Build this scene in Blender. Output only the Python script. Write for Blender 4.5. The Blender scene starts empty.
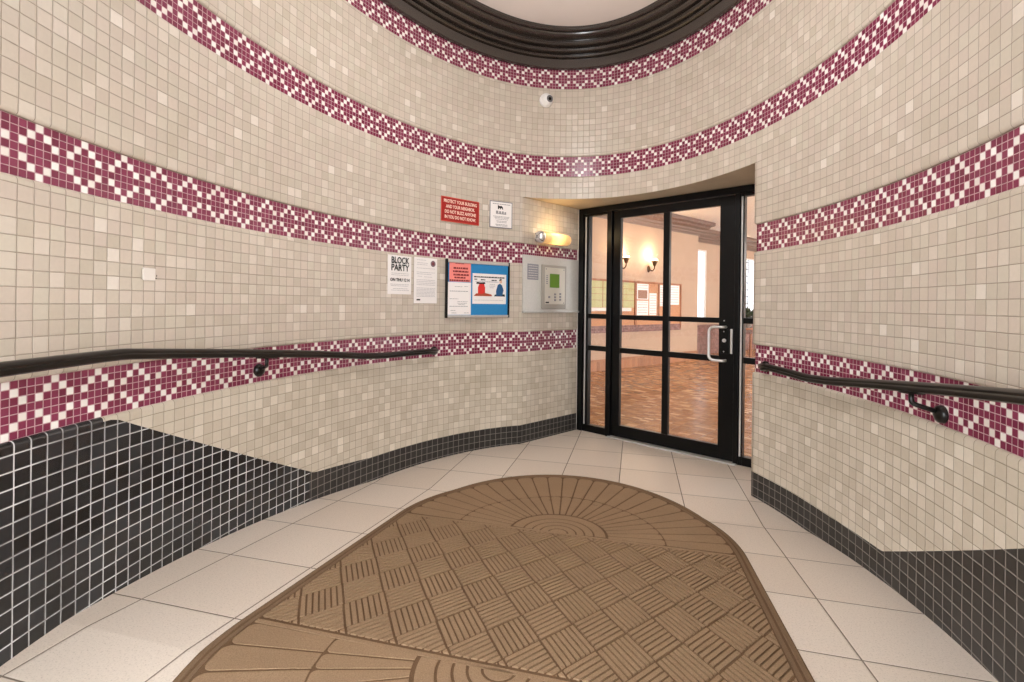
import bpy, bmesh, math, random
from mathutils import Vector, Matrix
random.seed(7)
scn = bpy.context.scene
COL = scn.collection
PI = math.pi

# ------------------------------------------------------------------ measures
T = 0.057                       # pitch of the cream wall tiles
MC = 0.0285                     # pitch of the mosaic chips
EYE = 1.3886
TH = math.radians(14.2586)      # heading of the oval's long axis
CX, CY, EA, EB = 0.10294, 2.27527, 2.67896, 1.67357
SX, SY = math.sin(TH), math.cos(TH)
def W(s, v, z=0.0): return Vector((s*SX + v*SY, s*SY - v*SX, z))
def SV(x, y): return (x*SX + y*SY, x*SY - y*SX)
SC, VC = SV(CX, CY)
def ell(phi, off=0.0, z=0.0):   # phi in degrees, 0 = far end of the oval, growing to the right
    p = math.radians(phi)
    return W(SC + (EA+off)*math.cos(p), VC + (EB+off)*math.sin(p), z)
NA = 7200
ARC = [0.0]
for i in range(1, NA+1):
    p0 = math.radians(-180+360*(i-1)/NA); p1 = math.radians(-180+360*i/NA)
    ARC.append(ARC[-1] + math.hypot(EA*(math.cos(p1)-math.cos(p0)), EB*(math.sin(p1)-math.sin(p0))))
def arc(phi):
    f = (phi+180)/360*NA; i = max(0, min(NA-1, int(f))); return ARC[i] + (ARC[i+1]-ARC[i])*(f-i)
RS, RK, RT = 0.0925, 3.4, 0.19   # ramp slope, foot of the ramp, height of the upper landing
def zf(s): return min(RT, max(0.0, RS*(RK-s)))
Z1, Z2, Z3, Z4, Z5, Z6, Z7, Z8 = [k*T for k in (16, 19.5, 31.5, 35, 47, 50.5, 62.5, 66)]
ZS = 43*T                        # underside of the door recess
ZC = 4.045                       # ceiling
PHL, PHR, PHO = -22.5, 51.0, 148.0
# door plane
DL = Vector((0.7661, 5.4520, 0)); DE = Vector((0.73745, -0.67540, 0)); DN = Vector((0.67540, 0.73745, 0))
DWID = 2.08
DR = DL + DE*DWID
CL = ell(PHL); CR = ell(PHR)

# ------------------------------------------------------------------ materials
def srgb(c):
    return tuple(((x/255)/12.92 if x/255 <= 0.04045 else ((x/255+0.055)/1.055)**2.4) for x in c) + (1.0,)
class NT:
    def __init__(s, name):
        s.m = bpy.data.materials.new(name); s.m.use_nodes = True
        s.t = s.m.node_tree; s.b = s.t.nodes['Principled BSDF']
    def n(s, ty, **k):
        x = s.t.nodes.new(ty)
        for a, b in k.items(): setattr(x, a, b)
        return x
    def l(s, a, b): s.t.links.new(a, b)
    def math(s, op, a, b=None, c=None):
        x = s.n('ShaderNodeMath', operation=op)
        for i, q in enumerate((a, b, c)):
            if q is None: continue
            if isinstance(q, (int, float)): x.inputs[i].default_value = q
            else: s.l(q, x.inputs[i])
        return x.outputs[0]
    def mix(s, f, a, b, blend='MIX'):
        x = s.n('ShaderNodeMix', data_type='RGBA', blend_type=blend)
        for i, q in ((0, f), (6, a), (7, b)):
            if isinstance(q, (int, float)): x.inputs[i].default_value = q
            elif isinstance(q, tuple): x.inputs[i].default_value = q
            else: s.l(q, x.inputs[i])
        return x.outputs[2]
    def ramp(s, f, stops, interp='LINEAR'):
        x = s.n('ShaderNodeValToRGB'); cr = x.color_ramp; cr.interpolation = interp
        while len(cr.elements) < len(stops): cr.elements.new(0.5)
        for e, (p, c) in zip(cr.elements, stops): e.position = p; e.color = c
        s.l(f, x.inputs[0]); return x.outputs[0]
    def noise(s, vec, scale, detail=2.0, rough=0.5, dim='3D'):
        x = s.n('ShaderNodeTexNoise', noise_dimensions=dim); x.inputs['Scale'].default_value = scale
        x.inputs['Detail'].default_value = detail; x.inputs['Roughness'].default_value = rough
        s.l(vec, x.inputs['Vector']); return x.outputs['Fac']
    def bump(s, h, dist, strength=1.0):
        x = s.n('ShaderNodeBump'); x.inputs['Distance'].default_value = dist; x.inputs['Strength'].default_value = strength
        s.l(h, x.inputs['Height']); s.l(x.outputs[0], s.b.inputs['Normal']); return x
    def set(s, **k):
        for a, v in k.items():
            i = s.b.inputs[a.replace('_', ' ')]
            if hasattr(v, 'is_output'): s.l(v, i)
            else: i.default_value = v
        return s
def simple(name, c, rough=0.5, metal=0.0, nscale=None, namt=0.08, spec=None):
    k = NT(name); col = srgb(c)
    if nscale:
        tc = k.n('ShaderNodeTexCoord').outputs['Object']
        f = k.noise(tc, nscale, 4.0)
        lo = tuple(x*(1-namt) for x in col[:3])+(1,); hi = tuple(min(1, x*(1+namt)) for x in col[:3])+(1,)
        k.l(k.ramp(f, [(0.3, lo), (0.7, hi)]), k.b.inputs['Base Color'])
    else: k.b.inputs['Base Color'].default_value = col
    k.set(Roughness=rough, Metallic=metal)
    if spec is not None: k.b.inputs['Specular IOR Level'].default_value = spec
    return k.m
def emis(name, c, strength, rough=0.5):
    k = NT(name); k.set(Base_Color=srgb(c), Roughness=rough)
    k.b.inputs['Emission Color'].default_value = srgb(c); k.b.inputs['Emission Strength'].default_value = strength
    return k.m

def tiles(name, pu, pv, ou, ov, g, stops, grout, rough, bumpd, vary=0.0, wob=0.0, dirt=None, gvar=None):
    """stack-bonded tiles laid on the UV map (metres)"""
    k = NT(name)
    uv = k.n('ShaderNodeUVMap', uv_map='UVMap').outputs[0]
    sp = k.n('ShaderNodeSeparateXYZ'); k.l(uv, sp.inputs[0])
    u, v = sp.outputs[0], sp.outputs[1]
    if wob:
        nz = k.noise(uv, 9.0, 1.0)
        u = k.math('ADD', u, k.math('MULTIPLY', k.math('SUBTRACT', nz, 0.5), wob))
        nz2 = k.noise(uv, 7.0, 1.0)
        v = k.math('ADD', v, k.math('MULTIPLY', k.math('SUBTRACT', nz2, 0.5), wob))
    su = k.math('DIVIDE', k.math('SUBTRACT', u, ou), pu); sv_ = k.math('DIVIDE', k.math('SUBTRACT', v, ov), pv)
    cu, cv = k.math('FLOOR', su), k.math('FLOOR', sv_)
    fu, fv = k.math('SUBTRACT', su, cu), k.math('SUBTRACT', sv_, cv)
    du = k.math('MULTIPLY', k.math('MINIMUM', fu, k.math('SUBTRACT', 1.0, fu)), pu)
    dv = k.math('MULTIPLY', k.math('MINIMUM', fv, k.math('SUBTRACT', 1.0, fv)), pv)
    d = k.math('MINIMUM', du, dv)
    mr = k.n('ShaderNodeMapRange', interpolation_type='SMOOTHSTEP')
    k.l(d, mr.inputs[0]); mr.inputs[1].default_value = g*0.35; mr.inputs[2].default_value = g*0.75
    face = mr.outputs[0]
    cb = k.n('ShaderNodeCombineXYZ'); k.l(cu, cb.inputs[0]); k.l(cv, cb.inputs[1])
    wn = k.n('ShaderNodeTexWhiteNoise', noise_dimensions='2D'); k.l(cb.outputs[0], wn.inputs[0])
    base = k.ramp(wn.outputs[0], stops)
    nz = k.noise(uv, 60.0, 4.0, 0.6)
    if isinstance(grout, tuple) and gvar:
        ng = k.noise(uv, 3.0, 4.0, 0.65); grout = k.mix(k.ramp(ng, [(0.35, (0, 0, 0, 1)), (0.62, (1, 1, 1, 1))]), gvar, grout)
    base = k.mix(0.35, base, k.mix(nz, (0.75, 0.75, 0.75, 1), (1.12, 1.12, 1.12, 1)), 'MULTIPLY')
    if dirt:
        nd = k.noise(uv, 2.2, 5.0, 0.6)
        f = k.ramp(nd, [(0.42, (0, 0, 0, 1)), (0.72, (1, 1, 1, 1))])
        base = k.mix(k.math('MULTIPLY', f, dirt[0]), base, dirt[1], 'MULTIPLY')
    k.l(k.mix(face, grout, base), k.b.inputs['Base Color'])
    k.l(k.math('ADD', k.math('MULTIPLY', face, rough-0.85), 0.85), k.b.inputs['Roughness'])
    mb = k.n('ShaderNodeMapRange', interpolation_type='SMOOTHSTEP')
    k.l(d, mb.inputs[0]); mb.inputs[1].default_value = g*0.3; mb.inputs[2].default_value = g*1.6
    h = k.math('ADD', mb.outputs[0], k.math('MULTIPLY', wn.outputs[0], vary))
    k.bump(h, bumpd)
    return k

def mosaic(name, centre_a, row_zero):
    """maroon and white chips: a chain of diamonds, seven rows, six columns to a diamond"""
    k = NT(name); pu = 0.02907; pv = MC; g = 0.0029
    uv = k.n('ShaderNodeUVMap', uv_map='UVMap').outputs[0]
    sp = k.n('ShaderNodeSeparateXYZ'); k.l(uv, sp.inputs[0])
    su = k.math('DIVIDE', k.math('SUBTRACT', sp.outputs[0], centre_a-0.5*pu), pu)
    sv_ = k.math('DIVIDE', k.math('SUBTRACT', sp.outputs[1], row_zero), pv)
    cu, cv = k.math('FLOOR', su), k.math('FLOOR', sv_)
    fu, fv = k.math('SUBTRACT', su, cu), k.math('SUBTRACT', sv_, cv)
    d = k.math('MULTIPLY', k.math('MINIMUM', k.math('MINIMUM', fu, k.math('SUBTRACT', 1.0, fu)), k.math('MINIMUM', fv, k.math('SUBTRACT', 1.0, fv))), pv)
    m6 = k.math('FLOORED_MODULO', cu, 6.0)
    dc = k.math('MINIMUM', m6, k.math('SUBTRACT', 6.0, m6))        # 0..3 columns from the diamond's axis
    r = k.math('ABSOLUTE', k.math('SUBTRACT', cv, 3.0))
    on = k.math('MULTIPLY', k.math('COMPARE', k.math('ADD', r, dc), 3.0, 0.1), k.math('GREATER_THAN', r, 0.5))
    mr = k.n('ShaderNodeMapRange', interpolation_type='SMOOTHSTEP'); k.l(d, mr.inputs[0])
    mr.inputs[1].default_value = g*0.3; mr.inputs[2].default_value = g*0.75
    cb = k.n('ShaderNodeCombineXYZ'); k.l(cu, cb.inputs[0]); k.l(cv, cb.inputs[1])
    wn = k.n('ShaderNodeTexWhiteNoise', noise_dimensions='2D'); k.l(cb.outputs[0], wn.inputs[0])
    red = k.ramp(wn.outputs[0], [(0, srgb((114, 38, 62))), (0.5, srgb((124, 44, 71))), (1, srgb((135, 54, 81)))])
    wht = k.ramp(wn.outputs[0], [(0, srgb((232, 222, 214))), (1, srgb((248, 243, 238)))])
    base = k.mix(on, red, wht)
    k.l(k.mix(mr.outputs[0], srgb((194, 158, 160)), base), k.b.inputs['Base Color'])
    k.l(k.math('ADD', k.math('MULTIPLY', mr.outputs[0], -0.58), 0.85), k.b.inputs['Roughness'])
    k.bump(mr.outputs[0], 0.0012)
    return k.m

UD = 36.28*0.171               # a diamond's axis on the wall's running length
M = {}
cream_stops = [(0, srgb((190, 178, 160))), (0.2, srgb((199, 184, 170))), (0.4, srgb((194, 183, 166))), (0.6, srgb((203, 188, 173))), (0.8, srgb((200, 190, 173))), (0.92, srgb((207, 194, 180))), (0.975, srgb((211, 199, 184))), (1, srgb((224, 214, 202)))]
low_stops = [(0, srgb((190, 177, 158))), (0.5, srgb((201, 189, 171))), (0.88, srgb((208, 196, 179))), (1, srgb((219, 208, 192)))]
gr = srgb((156, 142, 126))
M['cream'] = tiles('cream_wall_tile', T*1.02, T, 0.0, Z2+T/2, 0.0024, cream_stops, gr, 0.36, 0.0013, 0.2, 0.004).m
M['cream_low'] = tiles('cream_lower_wall_tile', T*1.02, T, 0.0, 0.1855, 0.0024, low_stops, srgb((142, 131, 111)), 0.38, 0.0013, 0.2, 0.004, (0.55, (0.82, 0.81, 0.77, 1))).m
M['black_tile'] = tiles('black_wall_tile', T*1.02, T, 0.0, 0.1855, 0.0040, [(0, srgb((24, 24, 25))), (0.6, srgb((34, 34, 36))), (1, srgb((46, 46, 48)))], srgb((210, 208, 206)), 0.22, 0.0016, 0.2, 0.0035, None, srgb((138, 136, 134))).m
M['black_base'] = tiles('black_base_tile', T*1.02, T, 0.0, 0.1855, 0.0032, [(0, srgb((26, 24, 23))), (1, srgb((42, 39, 37)))], srgb((140, 134, 127)), 0.3, 0.0014, 0.2, 0.002).m
M['mos_low'] = mosaic('mosaic_border_low', UD, Z1)
M['mos_mid'] = mosaic('mosaic_border_middle', 35.88*0.171, Z3)
M['mos_high'] = mosaic('mosaic_border_high', 39.90*0.171, Z5)
M['mos_top'] = mosaic('mosaic_border_top', 39.90*0.171, Z7)
# floor tiles, 18 inch, flecked
k = tiles('floor_tile', 0.455, 0.45, 0.345, 2.0, 0.0052, [(0, srgb((214, 199, 183))), (1, srgb((224, 211, 197)))], srgb((118, 104, 90)), 0.4, 0.0012, 0.0)
uv = k.n('ShaderNodeUVMap', uv_map='UVMap').outputs[0]
sp1 = k.noise(uv, 150.0, 3.0, 0.8)
fl = k.ramp(sp1, [(0.34, (0.6, 0.56, 0.52, 1)), (0.45, (1, 1, 1, 1)), (0.58, (1, 1, 1, 1)), (0.70, (1.1, 1.1, 1.1, 1))])
old = k.b.inputs['Base Color'].links[0].from_socket
k.l(k.mix(0.75, old, fl, 'MULTIPLY'), k.b.inputs['Base Color']); M['floor'] = k.m
M['plaster'] = simple('white_ceiling_plaster', (234, 222, 214), 0.8, 0, 3.0, 0.02)
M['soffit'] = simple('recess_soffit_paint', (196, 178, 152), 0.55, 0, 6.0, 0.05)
M['moulding'] = simple('dark_gloss_moulding', (50, 42, 36), 0.25, 0, 8.0, 0.08)
M['moulding'].node_tree.nodes['Principled BSDF'].inputs['Coat Weight'].default_value = 0.8; M['moulding'].node_tree.nodes['Principled BSDF'].inputs['Coat Roughness'].default_value = 0.1
M['black_metal'] = simple('black_painted_metal', (8, 8, 8), 0.3, 0, 14.0, 0.2, 0.22)
M['rail_paint'] = simple('black_rail_paint', (18, 16, 14), 0.28, 0, 20.0, 0.25, 0.4)
M['alu'] = simple('brushed_aluminium', (200, 197, 192), 0.34, 0.35, 40.0, 0.04)
M['steel'] = simple('stainless_plate', (206, 202, 195), 0.4, 0.25, 60.0, 0.05)
M['chrome'] = simple('satin_chrome', (222, 219, 216), 0.3, 0.6)
M['white_paint'] = simple('white_plastic', (222, 214, 205), 0.4)
M['paper'] = simple('white_paper', (238, 232, 228), 0.75)
M['ink'] = simple('dark_ink', (34, 32, 34), 0.8)
M['ink_grey'] = simple('grey_ink', (150, 146, 146), 0.8)
M['ink_light'] = simple('light_grey_ink', (188, 184, 184), 0.8)
M['red_sign'] = simple('red_sign_enamel', (158, 22, 16), 0.45)
M['red_letters'] = simple('pale_sign_letters', (246, 214, 196), 0.5)
M['pink'] = simple('pink_paper', (240, 138, 128), 0.75)
M['pink_ink'] = simple('maroon_ink', (120, 30, 34), 0.8)
M['blue_felt'] = simple('blue_board_felt', (38, 128, 184), 0.85, 0, 200.0, 0.1)
M['cartoon_red'] = simple('poster_red', (214, 44, 36), 0.7)
M['cartoon_rust'] = simple('poster_rust', (168, 72, 44), 0.7)
M['cartoon_blue'] = simple('poster_blue', (30, 84, 128), 0.7)
M['cartoon_skin'] = simple('poster_skin', (222, 178, 152), 0.7)
M['lcd'] = emis('green_display', (88, 126, 20), 0.10)
M['label_grey'] = simple('grey_label', (140, 138, 144), 0.6)
M['keypad'] = simple('intercom_face', (214, 208, 196), 0.4, 0.3)
M['cam_white'] = simple('white_camera_shell', (244, 241, 238), 0.35)
M['lens'] = simple('black_lens', (10, 10, 12), 0.08)
M['lens_ring'] = simple('grey_lens_ring', (104, 102, 104), 0.3)
M['brass'] = simple('dark_brass', (92, 66, 34), 0.35, 0.8)
k = NT('clear_glass')
k.b.inputs['Base Color'].default_value = (1, 1, 1, 1)
tr = k.n('ShaderNodeBsdfTransparent'); gl = k.n('ShaderNodeBsdfGlossy'); gl.inputs['Roughness'].default_value = 0.02
fr = k.n('ShaderNodeFresnel'); fr.inputs['IOR'].default_value = 1.45
mx = k.n('ShaderNodeMixShader'); k.l(fr.outputs[0], mx.inputs[0]); k.l(tr.outputs[0], mx.inputs[1]); k.l(gl.outputs[0], mx.inputs[2])
k.l(mx.outputs[0], k.t.nodes['Material Output'].inputs[0]); M['glass'] = k.m
# mat fibres
def fibre(name, c0, c1):
    k = NT(name); tc = k.n('ShaderNodeTexCoord').outputs['Object']
    f = k.noise(tc, 260.0, 3.0, 0.7); f2 = k.noise(tc, 5.0, 2.0)
    base = k.ramp(f, [(0.25, srgb(c0)), (0.75, srgb(c1))])
    base = k.mix(0.25, base, k.ramp(f2, [(0.3, (0.8, 0.8, 0.8, 1)), (0.7, (1.15, 1.15, 1.15, 1))]), 'MULTIPLY')
    k.l(base, k.b.inputs['Base Color']); k.set(Roughness=0.95); k.b.inputs['Specular IOR Level'].default_value = 0.1
    k.bump(f, 0.002); return k.m
M['mat_pile'] = fibre('mat_brown_pile', (126, 101, 76), (164, 137, 109))
M['mat_base'] = fibre('mat_brown_backing', (88, 66, 47), (118, 92, 69))
M['mat_edge'] = fibre('mat_brown_rubber_edge', (108, 86, 66), (132, 108, 84))
# lobby
M['lob_wall'] = simple('lobby_peach_wall', (178, 149, 125), 0.7, 0, 2.0, 0.03)
M['lob_ceiling'] = simple('lobby_ceiling_paint', (244, 238, 230), 0.8)
M['lob_cornice'] = simple('lobby_brown_cornice', (112, 88, 76), 0.4)
M['wood'] = simple('brown_board_wood', (150, 92, 54), 0.5, 0, 12.0, 0.2)
M['wood_dark'] = simple('dark_board_wood', (96, 58, 36), 0.5, 0, 12.0, 0.2)
M['board_back'] = simple('board_terracotta_panel', (186, 132, 92), 0.7, 0, 30.0, 0.15)
M['board_green'] = simple('pale_green_panel', (176, 172, 116), 0.5)
M['leaf'] = simple('dark_green_leaf', (40, 62, 30), 0.5, 0, 9.0, 0.3)
M['pot'] = simple('grey_pot', (120, 112, 104), 0.6)
M['daylight'] = emis('daylight_pane', (226, 232, 240), 1.1)
M['lit_glass'] = emis('lit_frosted_glass', (255, 214, 160), 14.0)
M['globe'] = emis('lit_globe', (255, 226, 184), 10.0)
k = tiles('lobby_floor_tile', 0.12, 0.06, 0, 0, 0.004, [(0, srgb((146, 98, 54))), (0.5, srgb((166, 114, 66))), (0.85, srgb((184, 132, 84))), (1, srgb((230, 190, 144)))], srgb((134, 94, 58)), 0.25, 0.003, 0.8); M['lob_floor'] = k.m
M['lob_base'] = tiles('lobby_base_tile', 0.10, 0.20, 0, 0, 0.006, [(0, srgb((138, 88, 56))), (1, srgb((172, 116, 78)))], srgb((150, 118, 92)), 0.5, 0.001).m
M['lob_dado'] = tiles('lobby_dado_tile', 0.06, 0.06, 0, 0, 0.006, [(0, srgb((92, 58, 54))), (1, srgb((134, 92, 84)))], srgb((150, 118, 106)), 0.4, 0.001).m
# frosted amber wall-lamp glass: brighter at the bulb by its own glow
k = NT('frosted_amber_glass')
k.set(Base_Color=srgb((236, 196, 140)), Roughness=0.4)
tc = k.n('ShaderNodeTexCoord').outputs['Object']; sp = k.n('ShaderNodeSeparateXYZ'); k.l(tc, sp.inputs[0])
dd = k.math('ABSOLUTE', sp.outputs[0])
gl_ = k.ramp(dd, [(0.0, (1, 1, 1, 1)), (0.05, (0.7, 0.7, 0.7, 1)), (0.12, (0.16, 0.16, 0.16, 1)), (0.3, (0.1, 0.1, 0.1, 1))])
k.b.inputs['Emission Color'].default_value = srgb((255, 196, 110))
k.l(k.math('MULTIPLY', gl_, 2.6), k.b.inputs['Emission Strength']); M['amber'] = k.m

# ------------------------------------------------------------------ mesh helpers
def link(name, me, mats, parent=None, kind=None):
    o = bpy.data.objects.new(name, me); COL.objects.link(o)
    for m in (mats if isinstance(mats, (list, tuple)) else [mats]): me.materials.append(m)
    if parent is not None: o.parent = parent
    if kind: o['kind'] = kind
    return o
def from_bm(name, bm, mats, parent=None, kind=None, smooth=False, recalc=True):
    if recalc: bmesh.ops.recalc_face_normals(bm, faces=bm.faces)
    me = bpy.data.meshes.new(name); bm.to_mesh(me); bm.free()
    if smooth:
        for p in me.polygons: p.use_smooth = True
    return link(name, me, mats, parent, kind)
def struct(o): o['kind'] = 'structure'; return o
def tag(o, label, cat, group=None):
    o['label'] = label; o['category'] = cat
    if group: o['group'] = group
    return o
def empty(name, mat=None, loc=None):
    o = bpy.data.objects.new(name, None); COL.objects.link(o); o.empty_display_size = 0.1
    if mat is not None: o.matrix_world = mat
    elif loc is not None: o.location = loc
    return o
def bm_box(bm, x0, x1, y0, y1, z0, z1, bev=0.0, mi=0):
    vs = [bm.verts.new((x, y, z)) for z in (z0, z1) for y in (y0, y1) for x in (x0, x1)]
    fs = [bm.faces.new([vs[i] for i in q]) for q in ((0, 2, 3, 1), (4, 5, 7, 6), (0, 1, 5, 4), (2, 6, 7, 3), (0, 4, 6, 2), (1, 3, 7, 5))]
    for f in fs: f.material_index = mi
    if bev: bmesh.ops.bevel(bm, geom=list({e for f in fs for e in f.edges}), offset=bev, segments=2, affect='EDGES', profile=0.5)
    return fs
def boxes(name, lst, mats, parent=None, bev=0.0, kind=None):
    bm = bmesh.new()
    for b in lst: bm_box(bm, *b, bev=bev)
    return from_bm(name, bm, mats, parent, kind)
def lathe(bm, prof, n=32, mat=None):
    """prof: (r, h) list turned about local z"""
    rings = []
    for r, h in prof:
        if r < 1e-6: rings.append([bm.verts.new((0, 0, h))])
        else: rings.append([bm.verts.new((r*math.cos(2*PI*i/n), r*math.sin(2*PI*i/n), h)) for i in range(n)])
    new = [v for r in rings for v in r]
    for a, b in zip(rings, rings[1:]):
        for i in range(n):
            j = (i+1) % n
            if len(a) == 1 and len(b) == 1: continue
            if len(a) == 1: bm.faces.new((a[0], b[i], b[j]))
            elif len(b) == 1: bm.faces.new((a[i], b[0], a[j]))
            else: bm.faces.new((a[i], b[i], b[j], a[j]))
    if mat is not None:
        for v in new: v.co = mat @ v.co
    return new
def sweep(bm, path, prof, ups=None, closed_prof=True, cap=True):
    """sweep profile (side, up) along 3-D path keeping up vertical"""
    n = len(path); rings = []
    for i, p in enumerate(path):
        a = path[max(0, i-1)]; b = path[min(n-1, i+1)]
        t = (b-a).normalized(); up = Vector((0, 0, 1)) if ups is None else ups[i]
        side = t.cross(up).normalized(); u2 = side.cross(t).normalized()
        rings.append([bm.verts.new(p + side*x + u2*y) for x, y in prof])
    m = len(prof)
    for r0, r1 in zip(rings, rings[1:]):
        for j in range(m if closed_prof else m-1):
            q = (j+1) % m
            bm.faces.new((r0[j], r0[q], r1[q], r1[j]))
    if cap and closed_prof:
        bm.faces.new(rings[0][::-1]); bm.faces.new(rings[-1])
    return rings
def circ(r, n=14, sx=1.0): return [(r*sx*math.cos(2*PI*i/n), r*math.sin(2*PI*i/n)) for i in range(n)]
def smooth_path(pts, rad, seg=6):
    """round the corners of a polyline"""
    out = [pts[0]]
    for a, b, c in zip(pts, pts[1:], pts[2:]):
        r = min(rad, (a-b).length*0.45, (c-b).length*0.45)
        p = b+(a-b).normalized()*r; q = b+(c-b).normalized()*r
        for i in range(seg+1):
            t = i/seg; out.append(p*(1-t)**2 + b*2*t*(1-t) + q*t*t)
    out.append(pts[-1]); return out
def poly_face(bm, pts):
    return bm.faces.new([bm.verts.new(p) for p in pts])
def set_uv(bm, fn):
    l = bm.loops.layers.uv.get('UVMap') or bm.loops.layers.uv.new('UVMap')
    for f in bm.faces:
        for q in f.loops: q[l].uv = fn(q.vert.co)

# ------------------------------------------------------------------ oval walls
REC, BR = 0.015, 0.018          # depth of the mosaic courses, radius of the bullnose tiles
def path_arc(p0, p1, step=1.0):
    n = max(2, int(abs(p1-p0)/step)); return [p0+(p1-p0)*i/n for i in range(n+1)]
# path entries: (point xy, mitre normal xy outward with length factor, u, s)
def ell_entries(phis):
    out = []
    for ph in phis:
        p = math.radians(ph); P = ell(ph)
        nn = W(math.cos(p)/EA, math.sin(p)/EB).normalized()
        out.append([P, nn, arc(ph)])
    return out
LT = (DL-CL); LTd = LT.normalized(); LTn = Vector((-LTd.y, LTd.x, 0))      # outward = left of travel
RTv = (CR-DR); RTd = RTv.normalized(); RTn = Vector((-RTd.y, RTd.x, 0))
def mitre(n0, n1):
    m = (n0+n1).normalized(); return m/max(0.3, m.dot(n0))
left = ell_entries(path_arc(-PHO, PHL, 0.75))
left[-1][1] = mitre(left[-1][1], LTn)
uL = left[-1][2]
for i in range(1, 9):
    f = i/8; left.append([CL+LT*f, LTn.copy(), uL+LT.length*f])
right = ell_entries(path_arc(PHR, PHO, 0.75))
uR = right[0][2]
right[0][1] = mitre(right[0][1], RTn)
right = [[CR-RTv*(1-i/8), RTn.copy(), uR-RTv.length*(1-i/8)] for i in range(8)] + right
def quarter(z0, z1, o0, o1, n=5):
    """bullnose from (o0,z0) to (o1,z1): starts along the wall face, ends going into the wall"""
    return [(o0+(o1-o0)*(1-math.cos(PI/2*i/n)), z0+(z1-z0)*math.sin(PI/2*i/n)) for i in range(n+1)]
prof_low_bull = quarter(Z1-BR, Z1, 0, REC)
prof_mid = quarter(Z2+BR, Z2, 0, REC)[::-1] + quarter(Z3-BR, Z3, 0, REC)
def blackline(s, side):
    """height of the top of the black tiles above datum"""
    if side > 0:
        return 0.18+0.05*max(0.0, 3.2-s) if s >= 2.757 else 0.202+0.503*(2.757-s)
    sk = 2.857
    base = 0.1855 + max(0.0, RS*(RK-s))
    if s >= sk: return base
    z0 = 0.1855 + RS*(RK-sk); return z0 + 0.503*(sk-s)
def sweep_wall(name, ents, prof_groups, mats, cap_ends=False):
    """prof_groups: list of (profile, material index)"""
    bm = bmesh.new(); uvl = bm.loops.layers.uv.new('UVMap')
    for prof, mi in prof_groups:
        rings = []
        for P, n, u in ents:
            rings.append([(bm.verts.new((P.x+n.x*o, P.y+n.y*o, z)), (u, z)) for o, z in prof])
        for r0, r1 in zip(rings, rings[1:]):
            for j in range(len(prof)-1):
                q = (r0[j], r1[j], r1[j+1], r0[j+1])
                f = bm.faces.new([x[0] for x in q]); f.material_index = mi; f.smooth = True
                for lp, x in zip(f.loops, q): lp[uvl].uv = x[1]
    me = bpy.data.meshes.new(name); bm.to_mesh(me); bm.free()
    return struct(link(name, me, mats))
def lower_wall(side, ents):
    """cream lower course and black base, split along the slanting black line"""
    cream = bmesh.new(); black = bmesh.new()
    cl = cream.loops.layers.uv.new('UVMap'); bl = black.loops.layers.uv.new('UVMap')
    ztop = Z1-BR
    cols = []
    for P, n, u in ents:
        s, v = SV(P.x, P.y); zb = blackline(s, side); cols.append((P, n, u, zf(s)-0.01, zb))
    def quad(bm, l, c0, c1, a0, b0, a1, b1, mi, o=(0, 0)):
        vs = []
        for (c, z, oo) in ((c0, a0, o[0]), (c1, a1, o[0]), (c1, b1, o[1]), (c0, b0, o[1])):
            vs.append((bm.verts.new((c[0].x+c[1].x*oo, c[0].y+c[1].y*oo, z)), (c[2], z)))
        pts = [x for i, x in enumerate(vs)]
        f = bm.faces.new([x[0] for x in pts]); f.material_index = mi; f.smooth = True
        for lp, x in zip(f.loops, pts): lp[l].uv = x[1]
    for c0, c1 in zip(cols, cols[1:]):
        m0, m1 = min(c0[4], ztop), min(c1[4], ztop)
        mi = 0 if side < 0 and max(c0[4], c1[4]) > 0.26 else 1
        quad(black, bl, c0, c1, c0[3], m0, c1[3], m1, mi)
        if m0 < ztop or m1 < ztop:
            quad(cream, cl, c0, c1, m0, ztop, m1, ztop, 0)
        dark = (c0[4]+c1[4])/2 > Z1
        for (o0, z0), (o1, z1) in zip(prof_low_bull, prof_low_bull[1:]):
            quad(black if dark else cream, bl if dark else cl, c0, c1, z0, z1, z0, z1, 0, (o0, o1))
    for bm in (cream, black): bmesh.ops.remove_doubles(bm, verts=bm.verts, dist=1e-5)
    nm = 'left' if side < 0 else 'right'
    me = bpy.data.meshes.new('wall_%s_lower' % nm); cream.to_mesh(me); cream.free()
    a = struct(link('wall_%s_lower' % nm, me, [M['cream_low']]))
    me = bpy.data.meshes.new('baseboard_%s' % nm); black.to_mesh(me); black.free()
    b = struct(link('baseboard_%s' % nm, me, [M['black_tile'], M['black_base']]))
    return a, b
lower_wall(-1, left); lower_wall(1, right)
grp = [([(REC, Z1), (REC, Z2)], 1), (prof_mid, 0), ([(REC, Z3), (REC, Z4)], 2),
       (quarter(Z4+BR, Z4, 0, REC)[::-1] + [(0, ZS)], 0)]
sweep_wall('wall_left', left[:-8], grp, [M['cream'], M['mos_low'], M['mos_mid']])
sweep_wall('wall_recess', left[-9:], grp, [M['cream'], M['mos_low'], M['mos_mid']])
sweep_wall('wall_right', right, grp, [M['cream'], M['mos_low'], M['mos_mid']])
full = ell_entries(path_arc(-PHO, PHO, 0.75))
grp = [([(0, ZS), (0, Z5-BR)] + quarter(Z5-BR, Z5, 0, REC)[1:], 0), ([(REC, Z5), (REC, Z6)], 1),
       (quarter(Z6+BR, Z6, 0, REC)[::-1] + quarter(Z7-BR, Z7, 0, REC), 0), ([(REC, Z7), (REC, Z8+0.01)], 2)]
sweep_wall('wall_back', full, grp, [M['cream'], M['mos_high'], M['mos_top']])
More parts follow.
